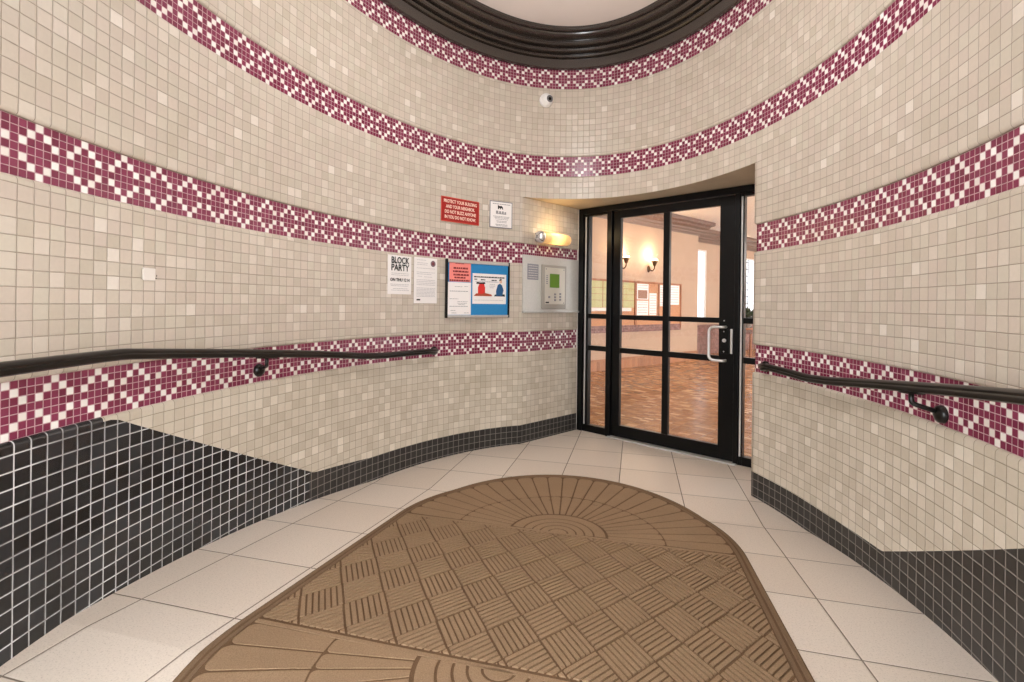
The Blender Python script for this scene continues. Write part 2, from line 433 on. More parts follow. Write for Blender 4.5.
# short wall over the street entrance behind the camera
rear = ell_entries(path_arc(PHO, 360-PHO, 1.0))
for e, ph in zip(rear, path_arc(PHO, 360-PHO, 1.0)): e[2] = arc(PHO)+(ph-PHO)*0.03
sweep_wall('wall_front', rear, [([(0, ZS), (0, Z8+0.01)], 0)], [M['cream']])

# soffit of the recess
bm = bmesh.new()
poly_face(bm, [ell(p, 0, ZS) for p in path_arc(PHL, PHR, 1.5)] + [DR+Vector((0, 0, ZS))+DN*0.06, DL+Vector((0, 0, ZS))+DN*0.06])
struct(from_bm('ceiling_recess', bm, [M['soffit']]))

# floor
bm = bmesh.new()
def side_v(s, sg, off=0.015): return VC + sg*(EB+off)*math.sqrt(max(0, 1-((s-SC)/(EA+off))**2))
ss = [-0.03+ (RK-SL*(RK)) if False else None for SL in ()]
rows = [-0.02 + i*0.1 for i in range(14)] + [RK-RT/RS] + [1.4+i*0.1 for i in range(20)] + [RK]
prev = None
for s in rows:
    cur = [bm.verts.new(W(s, side_v(s, -1), zf(s))), bm.verts.new(W(s, side_v(s, 1), zf(s)))]
    if prev: bm.faces.new((prev[0], prev[1], cur[1], cur[0]))
    prev = cur
pts = []
def phi_at(s, sg, off): return sg*math.degrees(math.acos((s-SC)/(EA+off)))
for p in path_arc(phi_at(RK, -1, 0.015), PHL-0.5, 2.0): pts.append(ell(p, 0.015))
pts += [CL+LTn*0.01, DL+LTn*0.01, DR+RTn*0.01, CR+RTn*0.01]
for p in path_arc(PHR+0.5, phi_at(RK, 1, 0.015), 2.0): pts.append(ell(p, 0.015))
poly_face(bm, pts)
set_uv(bm, lambda c: (SV(c.x, c.y)[1], SV(c.x, c.y)[0]))
struct(from_bm('floor', bm, [M['floor']]))
bm = bmesh.new()
poly_face(bm, [W(-0.02, -6, RT-0.002), W(-0.02, 6, RT-0.002), W(-9, 6, RT-0.002), W(-9, -6, RT-0.002)])
set_uv(bm, lambda c: (SV(c.x, c.y)[1], SV(c.x, c.y)[0]))
struct(from_bm('floor_outside', bm, [simple('pale_pavement', (170, 166, 160), 0.85, 0, 5.0, 0.1)]))

# ceiling and its stepped dark moulding
bm = bmesh.new(); poly_face(bm, [ell(p, 0.1, ZC) for p in range(-180, 180, 4)])
struct(from_bm('ceiling', bm, [M['plaster']]))
mp = [(0.03, 3.752), (-0.02, 3.752), (-0.030, 3.758), (-0.034, 3.838), (-0.016, 3.841), (-0.016, 3.848), (-0.046, 3.850), (-0.057, 3.857), (-0.060, 3.868), (-0.052, 3.879),
      (-0.034, 3.882), (-0.034, 3.890), (-0.074, 3.892), (-0.090, 3.901), (-0.094, 3.915), (-0.085, 3.927), (-0.064, 3.930), (-0.064, 3.938), (-0.110, 3.940), (-0.128, 3.951),
      (-0.132, 3.966), (-0.122, 3.977), (-0.122, 3.984), (-0.205, 3.990), (-0.213, 3.995), (-0.217, 4.005), (-0.208, 4.012), (-0.240, 4.014), (-0.254, 4.020), (-0.258, 4.031), (-0.258, ZC+0.01)]
bm = bmesh.new(); rings = []
for i in range(180):
    ph = -180+2*i
    p = math.radians(ph); nn = W(math.cos(p)/EA, math.sin(p)/EB).normalized()
    rings.append([bm.verts.new(ell(ph)+nn*o+Vector((0, 0, z))) for o, z in mp])
for r0, r1 in zip(rings, rings[1:]+rings[:1]):
    for j in range(len(mp)-1): bm.faces.new((r0[j], r1[j], r1[j+1], r0[j+1]))
o = struct(from_bm('trim_1', bm, [M['moulding']], smooth=False))
for pl in o.data.polygons: pl.use_smooth = True
o.data.set_sharp_from_angle(angle=math.radians(32))

# ------------------------------------------------------------------ glazed door and sidelights (local x along the door line, y into the lobby, z up)
MD = Matrix((( DE.x, DN.x, 0, DL.x), (DE.y, DN.y, 0, DL.y), (0, 0, 1, 0), (0, 0, 0, 1)))
F0, F1 = -0.05, 0.05
o = boxes('trim_2', [(0.0, 0.06, F0, F1, 0, 2.447), (2.02, 2.08, F0, F1, 0, 2.447), (0.06, 2.02, F0, F1, 2.385, 2.447),
                     (0.362, 0.42, F0, F1, 0, 2.385), (1.662, 1.702, F0, F1, 0, 2.385)], [M['black_metal']], None, 0.004)
o.matrix_world = MD; struct(o)
def pane(name, x0, x1, z0, z1, parent, y=0.0):
    return boxes(name, [(x0-0.008, x1+0.008, y-0.003, y+0.003, z0-0.008, z1+0.008)], [M['glass']], parent)
def sidelight(name, x0, x1, g0, g1, bead=None):
    r = empty(name, MD); r['kind'] = 'structure'
    fr = [(x0, g0, -0.035, 0.035, 0.0, 2.385), (g1, x1, -0.035, 0.035, 0.0, 2.385), (g0, g1, -0.035, 0.035, 0.0, 0.075), (g0, g1, -0.035, 0.035, 2.36, 2.385),
          (g0, g1, -0.028, 0.028, 1.242, 1.292), (g0, g1, -0.028, 0.028, 0.892, 0.945)]
    boxes('window_frame', fr, [M['black_metal']], r, 0.003)
    for z0, z1 in ((0.075, 0.892), (0.945, 1.242), (1.292, 2.36)): pane('glass_pane', g0, g1, z0, z1, r)
    if bead:
        b = boxes('glazing_bead', [(bead, bead+0.014, -0.044, -0.034, 0.08, 2.355)], [M['alu']], r, 0.002)
    return r
sidelight('window_1', 0.06, 0.362, 0.125, 0.352, 0.085)
sidelight('window_2', 1.702, 2.02, 1.735, 2.0, 1.712)
dr = empty('door_1', MD); dr['kind'] = 'structure'
boxes('door_frame', [(0.424, 0.512, -0.025, 0.025, 0.015, 2.38), (1.524, 1.658, -0.025, 0.025, 0.015, 2.38), (0.512, 1.524, -0.025, 0.025, 2.303, 2.38),
                     (0.512, 1.524, -0.025, 0.025, 0.015, 0.135), (0.982, 1.046, -0.022, 0.022, 0.135, 2.303),
                     (0.512, 1.524, -0.021, 0.021, 1.240, 1.288), (0.512, 1.524, -0.021, 0.021, 0.890, 0.944)], [M['black_metal']], dr, 0.003)
for x0, x1 in ((0.512, 0.982), (1.046, 1.524)):
    for z0, z1 in ((0.135, 0.890), (0.944, 1.240), (1.288, 2.303)): pane('glass_pane', x0, x1, z0, z1, dr)
bm = bmesh.new()
hp = smooth_path([Vector((1.585, -0.02, 1.205)), Vector((1.585, -0.075, 1.205)), Vector((1.458, -0.085, 1.205)), Vector((1.458, -0.085, 0.905)), Vector((1.585, -0.075, 0.905)), Vector((1.585, -0.02, 0.905))], 0.05)
def tube(bm, path, r, n=12):
    prevn = None; rings = []
    for i, p in enumerate(path):
        t = (path[min(len(path)-1, i+1)]-path[max(0, i-1)]).normalized()
        if prevn is None:
            a = Vector((0, 0, 1)) if abs(t.z) < 0.9 else Vector((1, 0, 0)); nrm = t.cross(a).normalized()
        else: nrm = (prevn - t*prevn.dot(t)).normalized()
        prevn = nrm; b = t.cross(nrm)
        rr = r[i] if isinstance(r, list) else r
        rings.append([bm.verts.new(p+nrm*rr*math.cos(2*PI*k/n)+b*rr*math.sin(2*PI*k/n)) for k in range(n)])
    for r0, r1 in zip(rings, rings[1:]):
        for k in range(n): bm.faces.new((r0[k], r0[(k+1) % n], r1[(k+1) % n], r1[k]))
    bm.faces.new(rings[0][::-1]); bm.faces.new(rings[-1])
tube(bm, hp, 0.0125)
o = from_bm('pull_handle', bm, [M['chrome']], dr, smooth=True); o['label'] = 'satin chrome pull handle'
lp = boxes('lock_plate', [(1.545, 1.615, -0.031, -0.024, 0.965, 1.185)], [M['black_metal']], dr, 0.003)
bm = bmesh.new(); lathe(bm, [(0, 0.012), (0.013, 0.012), (0.017, 0.008), (0.017, 0)], 20, Matrix.Translation((1.575, -0.031, 1.085)) @ Matrix.Rotation(PI/2, 4, 'X'))
o = from_bm('lock_cylinder', bm, [M['chrome']], lp); o['label'] = 'round chrome lock cylinder'
for z in (0.985, 1.165, 1.262):
    bm = bmesh.new(); lathe(bm, [(0, 0.004), (0.005, 0.003), (0.006, 0)], 12, Matrix.Translation((1.57, -0.031 if z < 1.2 else -0.025, z)) @ Matrix.Rotation(PI/2, 4, 'X'))
    from_bm('screw', bm, [M['alu']], lp)
boxes('latch_guard', [(1.628, 1.646, -0.038, -0.024, 0.97, 1.19)], [M['alu']], dr, 0.002)
o = boxes('threshold', [(0.40, 1.70, -0.085, 0.05, 0.0, 0.012)], [M['alu']], dr, 0.003)
# frame bead at the jamb end of the tiled wall
o = boxes('trim_3', [(-0.022, 0.0, -0.05, -0.028, 0.0, 2.445)], [M['alu']], None, 0.002); o.matrix_world = MD; struct(o)

# ------------------------------------------------------------------ handrails
RP = [(-0.026, 0.004), (-0.026, 0.012), (-0.020, 0.019), (-0.008, 0.023), (0.008, 0.023), (0.020, 0.019), (0.026, 0.012), (0.026, 0.004),
      (0.018, -0.001), (0.016, -0.004), (0.016, -0.017), (0.010, -0.022), (-0.010, -0.022), (-0.016, -0.017), (-0.016, -0.004), (-0.018, -0.001)]
def interp(x, pts):
    pts = sorted(pts)
    if x <= pts[0][0]: return pts[0][1]
    for (a, b), (c, d) in zip(pts, pts[1:]):
        if x <= c: return b+(d-b)*(x-a)/(c-a)
    return pts[-1][1]
def rail_point(ph, off, prof):
    P = ell(ph, -off); s, v = SV(P.x, P.y); P.z = interp(s, prof); return P
def handrail(label, phis, zp, end_phi, zend, fl_phi, fl_z, fl_rail_phi):
    r = tag(empty('handrail', None, ell(fl_phi, -0.05, 0.9)), label, 'handrail')
    inv = Matrix.Translation(-r.location)
    path = [rail_point(p, 0.09, zp) for p in phis]
    path = path + [ell(end_phi[0], -0.06, zend), ell(end_phi[1], -0.03, zend), ell(end_phi[1], 0.0, zend)]
    bm = bmesh.new(); sweep(bm, path, RP); bmesh.ops.transform(bm, matrix=inv, verts=bm.verts)
    o = from_bm('rail', bm, [M['rail_paint']], r)
    for p in o.data.polygons: p.use_smooth = True
    o.data.set_sharp_from_angle(angle=math.radians(40))
    def flange(ph, z, rad):
        p = math.radians(ph); n = -W(math.cos(p)/EA, math.sin(p)/EB).normalized()
        m = Matrix.Translation(ell(ph, REC, z)) @ n.to_track_quat('Z', 'Y').to_matrix().to_4x4()
        b = bmesh.new(); lathe(b, [(rad, 0.0), (rad, 0.010), (rad*0.9, 0.018), (rad*0.55, 0.026), (rad*0.3, 0.030), (0, 0.031)], 24, inv @ m); return b
    from_bm('end_flange', flange(end_phi[1], zend, 0.038), [M['rail_paint']], r, smooth=True)
    fo = from_bm('bracket', flange(fl_phi, fl_z, 0.037), [M['rail_paint']], r, smooth=True)
    a = ell(fl_phi, 0.0, fl_z+0.008); c = rail_point(fl_rail_phi, 0.09, zp)-Vector((0, 0, 0.02))
    b = ell(fl_phi*0.45+fl_rail_phi*0.55, -0.07, fl_z+0.03); b2 = ell(fl_rail_phi, -0.09, c.z-0.045)
    bm = bmesh.new(); tube(bm, [inv @ q for q in smooth_path([a, b, b2, c], 0.03)], 0.010)
    from_bm('bracket_arm', bm, [M['rail_paint']], fo, smooth=True)
    # saddle under the rail
    ps = [rail_point(fl_rail_phi+q*0.5, 0.09, zp)-Vector((0, 0, 0.024)) for q in (-3, -1, 1, 3)]
    bm = bmesh.new(); sweep(bm, [inv @ q for q in ps], [(-0.014, -0.004), (0.014, -0.004), (0.014, 0.003), (-0.014, 0.003)])
    from_bm('bracket_saddle', bm, [M['rail_paint']], fo)
    return r
zl = [(1.50, 1.169), (2.16, 1.107), (2.78, 1.044), (3.20, 0.992), (3.4, 0.978), (3.9, 0.975)]
zr = [(3.70, 0.984), (3.25, 0.968), (3.05, 0.983), (2.62, 1.035), (2.13, 1.092), (1.736, 1.136), (1.30, 1.184)]
handrail('long black metal handrail on the left wall, running down the ramp beside the notices', path_arc(-134, -51.5, 1.0), zl, (-49.8, -48.7), 0.966, -86.2, 0.981, -87.2)
handrail('black metal handrail on the right wall, starting beside the glazed door', path_arc(134, 57.2, 1.0), zr, (55.2, 54.1), 0.966, 87.0, 0.958, 86.6)

# ------------------------------------------------------------------ entrance mat
MQ, ML1, ML2, MRS, MRV = -0.4235, 2.812, 1.560, 1.135, 1.0135
mat_root = tag(empty('entrance_mat', None, W((ML1+ML2)/2, MQ, zf((ML1+ML2)/2))), 'large brown oval ribbed entrance mat with fan-shaped ends on the pale tile floor', 'mat')
minv = Matrix.Translation(-mat_root.location)
def mpt(s, v, h): return W(s, v, zf(s)+h)
def fan(end, rho, th):          # th: -90..90 from the mat's axis
    t = math.radians(th); sg = 1 if end > 0 else -1
    return ((ML1 if end > 0 else ML2)+sg*MRS*rho*math.cos(t), MQ+MRV*rho*math.sin(t))
H0, H1, HE = 0.005, 0.0095, 0.008
def mat_slab(bm, rho_o, h):
    rows = []
    for i in range(41):
        th = i*90/40
    # outline rows across the mat from the near tip to the far tip
    ss_ = []
    for i in range(0, 41): ss_.append(ML2 - MRS*rho_o*math.cos(math.radians(90*i/40)))
    ss_ += [ML2+(ML1-ML2)*i/14 for i in range(1, 14)]
    for i in range(40, -1, -1): ss_.append(ML1 + MRS*rho_o*math.cos(math.radians(90*i/40)))
    ss_ += [RK, RK-RT/RS]; ss_ = sorted(set(round(x, 5) for x in ss_))
    for s in ss_:
        if s < ML2: c = (ML2-s)/(MRS*rho_o)
        elif s > ML1: c = (s-ML1)/(MRS*rho_o)
        else: c = 0
        hv = MRV*rho_o*math.sqrt(max(0, 1-c*c))
        rows.append((s, max(hv, 1e-4)))
    tl = [(bm.verts.new(minv @ mpt(s, MQ-hv, h)), bm.verts.new(minv @ mpt(s, MQ+hv, h))) for s, hv in rows]
    bl = [(bm.verts.new(minv @ mpt(s, MQ-hv, 0.0)), bm.verts.new(minv @ mpt(s, MQ+hv, 0.0))) for s, hv in rows]
    for a, b, c, d in zip(tl, tl[1:], bl, bl[1:]):
        bm.faces.new((a[0], a[1], b[1], b[0])); bm.faces.new((c[0], d[0], d[1], c[1]))
        bm.faces.new((a[0], b[0], d[0], c[0])); bm.faces.new((a[1], c[1], d[1], b[1]))
bm = bmesh.new(); mat_slab(bm, 1.0, H0); from_bm('rubber_backing', bm, [M['mat_base']], mat_root)
def strip(bm, left_pts, right_pts, hb, ht, bev=0.0015):
    """raised ribbon between two polylines in (s, v)"""
    n = len(left_pts); V = []
    for (a, b) in zip(left_pts, right_pts):
        dx, dy = b[0]-a[0], b[1]-a[1]; L = math.hypot(dx, dy) or 1e-6; k_ = min(bev, L*0.3)/L
        a2 = (a[0]+dx*k_, a[1]+dy*k_); b2 = (b[0]-dx*k_, b[1]-dy*k_)
        V.append([bm.verts.new(minv @ mpt(*a, hb)), bm.verts.new(minv @ mpt(*a2, ht)), bm.verts.new(minv @ mpt(*b2, ht)), bm.verts.new(minv @ mpt(*b, hb))])
    for p, q in zip(V, V[1:]):
        for j in range(3): bm.faces.new((p[j], p[j+1], q[j+1], q[j]))
    bm.faces.new(V[0][::-1]); bm.faces.new(V[-1])
# rolled border
bm = bmesh.new()
def outline(rho, ds=0.0):
    pts = [fan(1, rho, th) for th in range(-90, 91, 3)]
    pts += [(ML1-(ML1-ML2)*i/12, MQ+MRV*rho) for i in range(1, 12)]
    pts += [fan(-1, rho, th) for th in range(90, -91, -3)]
    pts += [(ML2+(ML1-ML2)*i/12, MQ-MRV*rho) for i in range(1, 13)]
    return pts
strip(bm, outline(1.0), outline(0.972), 0.0, HE, 0.006)
strip(bm, outline(0.966), outline(0.948), H0-0.001, H1-0.001)
from_bm('border', bm, [M['mat_edge']], mat_root)
# basket-weave centre
def clip(poly, s0, s1, v0, v1):
    def cut(P, ins, inter):
        out = []
        for i in range(len(P)):
            a, b = P[i], P[(i+1) % len(P)]
            if ins(a): out.append(a)
            if ins(a) != ins(b): out.append(inter(a, b))
        return out
    for ax, lim, sg in ((0, s0, 1), (0, s1, -1), (1, v0, 1), (1, v1, -1)):
        if not poly: return []
        def it(a, b, ax=ax, lim=lim):
            t = (lim-a[ax])/(b[ax]-a[ax]); return (a[0]+(b[0]-a[0])*t, a[1]+(b[1]-a[1])*t)
        poly = cut(poly, lambda p, ax=ax, lim=lim, sg=sg: (p[ax]-lim)*sg >= 0, it)
    return poly
S0_, S1_ = ML2+0.022, ML1-0.022; V0_, V1_ = MQ-MRV*0.942, MQ+MRV*0.942
HS, HV, OS, OV = 0.1425, 0.1015, 2.326, 0.081
def lat(a, b): return (OS+HS*(a+b), OV+HV*(a-b))
bm = bmesh.new(); NR = 7
for ia in range(-16, 17):
    for ib in range(-16, 17):
        for r in range(NR):
            g_ = 0.30/NR; lo, hi = r/NR+g_/2, (r+1)/NR-g_/2
            a0, a1 = 0.03, 0.97
            if (ia+ib) % 2 == 0: q = [lat(ia+a0, ib+lo), lat(ia+a1, ib+lo), lat(ia+a1, ib+hi), lat(ia+a0, ib+hi)]
            else: q = [lat(ia+lo, ib+a0), lat(ia+hi, ib+a0), lat(ia+hi, ib+a1), lat(ia+lo, ib+a1)]
            q = clip(q, S0_, S1_, V0_, V1_)
            if len(q) < 3: continue
            cs = sum(p[0] for p in q)/len(q); cv = sum(p[1] for p in q)/len(q)
            top = []
            for p in q:
                dx, dy = cs-p[0], cv-p[1]; L = math.hypot(dx, dy) or 1; k_ = min(0.0025, L*0.4)/L
                top.append((p[0]+dx*k_, p[1]+dy*k_))
            A = [bm.verts.new(minv @ mpt(*p, H0-0.0005)) for p in q]; B = [bm.verts.new(minv @ mpt(*p, H1)) for p in top]
            n = len(q)
            try:
                bm.faces.new(B)
                for i in range(n): bm.faces.new((A[i], A[(i+1) % n], B[(i+1) % n], B[i]))
            except ValueError: pass
from_bm('basketweave_field', bm, [M['mat_pile']], mat_root)
# fan ends
def petal(bm, end, r0, r1, t0, t1, gap):
    """petal with a rounded outer tip; gap in metres"""
    L, R = [], []; n = 16
    for i in range(n+1):
        f = 1-(1-i/n)**3; rho = r0+(r1-r0)*f
        half = (t1-t0)/2; tip = 1.0
        wr = math.radians(half)*rho*1.07
        k_ = (r1-rho)*1.07
        rr = 0.5*wr
        if k_ < rr: tip = 1-(rr-math.sqrt(max(0.0, rr*rr-(rr-k_)**2)))/wr
        gd = math.degrees(gap/2/max(0.05, rho*1.07))
        h = max(0.02, max(0.15, (half-gd))*tip); c = (t0+t1)/2
        L.append(fan(end, rho, c-h)); R.append(fan(end, rho, c+h))
    strip(bm, L, R, H0-0.0005, H1-0.001)
for end in (1, -1):
    bm = bmesh.new()
    NP = 24
    bed = [[bm.verts.new(minv @ mpt(*fan(end, rr, t), H1-0.0032 if rr < 0.947 else H0-0.001)) for t in range(-89, 90, 2)] for rr in [0.002]+[0.1*i_ for i_ in range(1, 10)]+[0.945, 0.948]]
    for r0, r1 in zip(bed, bed[1:]):
        for j in range(len(r0)-1): bm.faces.new((r0[j], r0[j+1], r1[j+1], r1[j]))
    for f in bm.faces: f.material_index = 1
    for i in range(NP):
        t0, t1 = -89+178*i/NP, -89+178*(i+1)/NP
        petal(bm, end, 0.60, 0.94, t0, t1, 0.0085)
        petal(bm, end, 0.285, 0.592, t0, t1, 0.0075)
    for a, b in ((0.06, 0.10), (0.108, 0.148), (0.156, 0.20), (0.208, 0.27)):
        strip(bm, [fan(end, a, t) for t in range(-86, 87, 4)], [fan(end, b, t) for t in range(-86, 87, 4)], H0-0.0005, H1-0.001)
    strip(bm, [fan(end, 0.0, t) for t in range(-80, 81, 10)], [fan(end, 0.052, t) for t in range(-80, 81, 10)], H0-0.0005, H1-0.001)
    s_ = ML1 if end > 0 else ML2
    strip(bm, [(s_-0.016, V0_+(V1_-V0_)*i/10) for i in range(11)], [(s_+0.006, V0_+(V1_-V0_)*i/10) for i in range(11)], H0-0.0005, H1-0.001)
    from_bm('fan_end', bm, [M['mat_pile'], M['mat_base']], mat_root)

# ------------------------------------------------------------------ notices on the wall (local x right, y up, z out of the wall)
def chord(ph0, ph1, zc, off=-0.002):
    a, b = ell(ph0, off, zc), ell(ph1, off, zc); x = (b-a).normalized(); y = Vector((0, 0, 1)); z = x.cross(y); c = (a+b)/2
    return Matrix(((x.x, y.x, z.x, c.x), (x.y, y.y, z.y, c.y), (x.z, y.z, z.z, c.z), (0, 0, 0, 1))), (b-a).length
def curved_sheet(name, root, ph0, ph1, z0, z1, th, mats, wave=0.0):
    """thin sheet hugging the curved wall, in the root's own frame"""
    inv = root.matrix_world.inverted(); bm = bmesh.new(); n = 10; m = 8; F, B = [], []
    for j in range(m+1):
        fr, br = [], []
        for i in range(n+1):
            ph = ph0+(ph1-ph0)*i/n; z = z0+(z1-z0)*j/m
            o = 0.003+wave*(1+math.sin(7*j/m+2.0*i/n))
            fr.append(bm.verts.new(inv @ ell(ph, -o-th, z))); br.append(bm.verts.new(inv @ ell(ph, -o, z)))
        F.append(fr); B.append(br)
    for j in range(m):
        for i in range(n):
            bm.faces.new((F[j][i], F[j][i+1], F[j+1][i+1], F[j+1][i])); bm.faces.new((B[j][i], B[j+1][i], B[j+1][i+1], B[j][i+1]))
    for j in range(m):
        bm.faces.new((F[j][0], F[j+1][0], B[j+1][0], B[j][0])); bm.faces.new((F[j][n], B[j][n], B[j+1][n], F[j+1][n]))
    for i in range(n):
        bm.faces.new((F[0][i], B[0][i], B[0][i+1], F[0][i+1])); bm.faces.new((F[m][i], F[m][i+1], B[m][i+1], B[m][i]))
    return from_bm(name, bm, mats, root)
def text(name, body, size, mat, parent, x, y, z, align='CENTER', width=None, bold=0.0, depth=0.0006):
    cu = bpy.data.curves.new(name, 'FONT'); cu.body = body; cu.size = size; cu.align_x = align; cu.align_y = 'CENTER'
    cu.extrude = depth; cu.offset = bold; cu.resolution_u = 3
    tmp = bpy.data.objects.new(name+'_curve', cu); COL.objects.link(tmp)
    dg = bpy.context.evaluated_depsgraph_get(); me = bpy.data.meshes.new_from_object(tmp.evaluated_get(dg))
    bpy.data.objects.remove(tmp); bpy.data.curves.remove(cu)
    me.name = name
    if width:
        xs = [v.co.x for v in me.vertices]; w = max(xs)-min(xs); f = width/w
        for v in me.vertices: v.co.x *= f
    me.materials.clear()
    o = link(name, me, [mat], parent); o.location = (x, y, z); return o
def flat_poly(name, pts, z, mat, parent, d=0.0005):
    bm = bmesh.new(); a = [bm.verts.new((x, y, z)) for x, y in pts]; b = [bm.verts.new((x, y, z+d)) for x, y in pts]
    bm.faces.new(a[::-1]); bm.faces.new(b)
    for i in range(len(pts)): bm.faces.new((a[i], a[(i+1) % len(pts)], b[(i+1) % len(pts)], b[i]))
    return from_bm(name, bm, [mat], parent)
def lines(name, lst, mat, parent, z, h=0.004):
    """rows of small unreadable print, one connected strip to a row: (x0, x1, y)"""
    for q in lst:
        x0, x1, y = q[:3]; hh = q[3] if len(q) > 3 else h
        top, x = [], x0
        while x < x1-0.002:
            w = min(random.uniform(0.012, 0.034), x1-x); top += [(x, hh/2), (x+w, hh/2), (x+w, -hh*0.3), (x+w+0.005, -hh*0.3)]; x += w+0.005
        top = top[:-2]
        pts = [(a_, y+b_) for a_, b_ in top] + [(top[-1][0], y-hh/2), (x0, y-hh/2)]
        flat_poly('print_line', pts, z-0.0003, mat, parent, 0.0006)
def sagz(hw, r=1.15): return hw*hw/(2*r)

# red enamel sign
m, wd = chord(-47.3, -36.4, 2.235); r = tag(empty('red_warning_sign', m), 'red sign with four rows of pale capitals high on the curved wall', 'sign')
boxes('sign_plate', [(-wd/2, wd/2, -0.107, 0.107, 0.0, 0.004)], [M['red_sign']], r, 0.001)
boxes('sign_edge', [(-wd/2-0.004, wd/2+0.004, 0.105, 0.111, 0, 0.005), (-wd/2-0.004, wd/2+0.004, -0.111, -0.105, 0, 0.005), (-wd/2-0.004, -wd/2+0.002, -0.111, 0.111, 0, 0.005), (wd/2-0.002, wd/2+0.004, -0.111, 0.111, 0, 0.005)], [simple('sign_edge_red', (206, 84, 66), 0.45)], r)
for i, (tx, ww) in enumerate((('PROTECT YOUR BUILDING', 0.365), ('AND YOUR NEIGHBOR.', 0.32), ('DO NOT BUZZ ANYONE', 0.345), ('IN YOU DO NOT KNOW.', 0.345))):
    text('lettering', tx, 0.041, M['red_letters'], r, 0, 0.072-0.047*i, 0.0045, width=ww, bold=0.0010)
# white framed sign
m, wd = chord(-33.0, -25.9, 2.253); r = tag(empty('white_sign', m), 'white framed sign with small print, right of the red sign', 'sign')
boxes('sign_plate', [(-wd/2, wd/2, -0.127, 0.127, 0.0, 0.004)], [M['paper']], r, 0.001)
e = 0.006
boxes('sign_frame', [(-wd/2, wd/2, 0.127-e, 0.129, 0, 0.007), (-wd/2, wd/2, -0.129, -0.127+e, 0, 0.007), (-wd/2, -wd/2+e, -0.127, 0.127, 0, 0.007), (wd/2-e, wd/2, -0.127, 0.127, 0, 0.007)], [M['label_grey']], r)
lines('print', [(-0.09, 0.10, 0.102, 0.007), (-0.085, 0.09, -0.018, 0.005), (-0.07, 0.085, -0.030, 0.005), (-0.06, 0.075, -0.044, 0.005), (-0.05, 0.065, -0.062, 0.005), (-0.045, 0.06, -0.074, 0.005), (-0.06, 0.07, -0.096, 0.006), (-0.05, 0.07, -0.108, 0.005)], M['ink_grey'], r, 0.0045)
flat_poly('emblem', [(-0.035, 0.052), (-0.024, 0.052), (-0.022, 0.064), (-0.012, 0.064), (-0.011, 0.052), (-0.002, 0.052), (0.0, 0.064), (0.010, 0.064), (0.012, 0.052), (0.022, 0.052), (0.018, 0.074), (0.004, 0.086), (-0.018, 0.082), (-0.026, 0.090), (-0.036, 0.088)], 0.0042, M['ink'], r)
flat_poly('emblem_word', [(-0.055, 0.006), (0.055, 0.004), (0.055, 0.030), (0.038, 0.030), (0.036, 0.012), (0.030, 0.012), (0.028, 0.034), (0.010, 0.034), (0.008, 0.012), (0.002, 0.012), (0.0, 0.034), (-0.020, 0.034), (-0.022, 0.012), (-0.028, 0.012), (-0.030, 0.036), (-0.055, 0.036)], 0.0042, M['ink_grey'], r)
# block party flyer
m, wd = chord(-61.1, -55.2, 1.615); r = tag(empty('block_party_flyer', m), 'white flyer headed BLOCK PARTY in black stencil capitals, leftmost paper on the wall', 'flyer')
curved_sheet('sheet', r, -61.1, -55.2, 1.457, 1.773, 0.0008, [M['paper']])
ZP = -0.004
def curved_text(*a, **k): return text(*a, **k)
zt = 0.0035
text('heading', 'BLOCK', 0.074, M['ink'], r, 0.003, 0.116, zt, width=0.19, bold=0.0015)
text('heading', 'PARTY', 0.074, M['ink'], r, 0.003, 0.057, zt, width=0.19, bold=0.0015)
text('date_line', 'ON THU 12 N', 0.036, M['ink'], r, 0.003, -0.042, zt, width=0.205, bold=0.0008)
lines('print', [(-0.09, 0.10, 0.012), (-0.09, 0.095, -0.002), (-0.10, 0.10, -0.078), (-0.095, 0.09, -0.09), (-0.07, 0.09, -0.112), (-0.09, 0.10, -0.126)], M['ink_light'], r, zt)
# letter
m, wd = chord(-54.5, -48.3, 1.581); r = tag(empty('printed_letter', m), 'tall white printed letter with a dark round seal, just right of the BLOCK PARTY flyer', 'letter')
curved_sheet('sheet', r, -54.5, -48.3, 1.385, 1.778, 0.0008, [M['paper']], 0.001)
zt = 0.0055
bm = bmesh.new(); lathe(bm, [(0, 0.001), (0.027, 0.001), (0.027, 0)], 24, Matrix.Translation((0.078, 0.150, zt-0.0006)))
o = from_bm('seal', bm, [simple('seal_mauve', (120, 96, 104), 0.7)], r)
bm = bmesh.new(); lathe(bm, [(0, 0.001), (0.013, 0.001), (0.013, 0)], 16, Matrix.Translation((0.078, 0.150, zt+0.0003)))
from_bm('seal_centre', bm, [simple('seal_dark', (116, 48, 52), 0.7)], o)
rowsL = [(-0.10, 0.0, 0.175), (-0.095, 0.02, 0.150), (-0.10, 0.02, 0.135), (-0.10, 0.10, 0.105), (-0.10, 0.10, 0.07), (-0.10, 0.06, 0.055), (-0.09, -0.04, 0.035), (-0.02, 0.07, 0.032)] + [(-0.10, 0.105, 0.005-0.014*i) for i in range(4)] + [(-0.10, 0.105, -0.065-0.012*i) for i in range(7)]
lines('print', rowsL, M['ink_light'], r, zt)
boxes('logo', [(-0.098, -0.06, -0.172, -0.160, zt-0.0006, zt+0.0004)], [M['ink']], r)

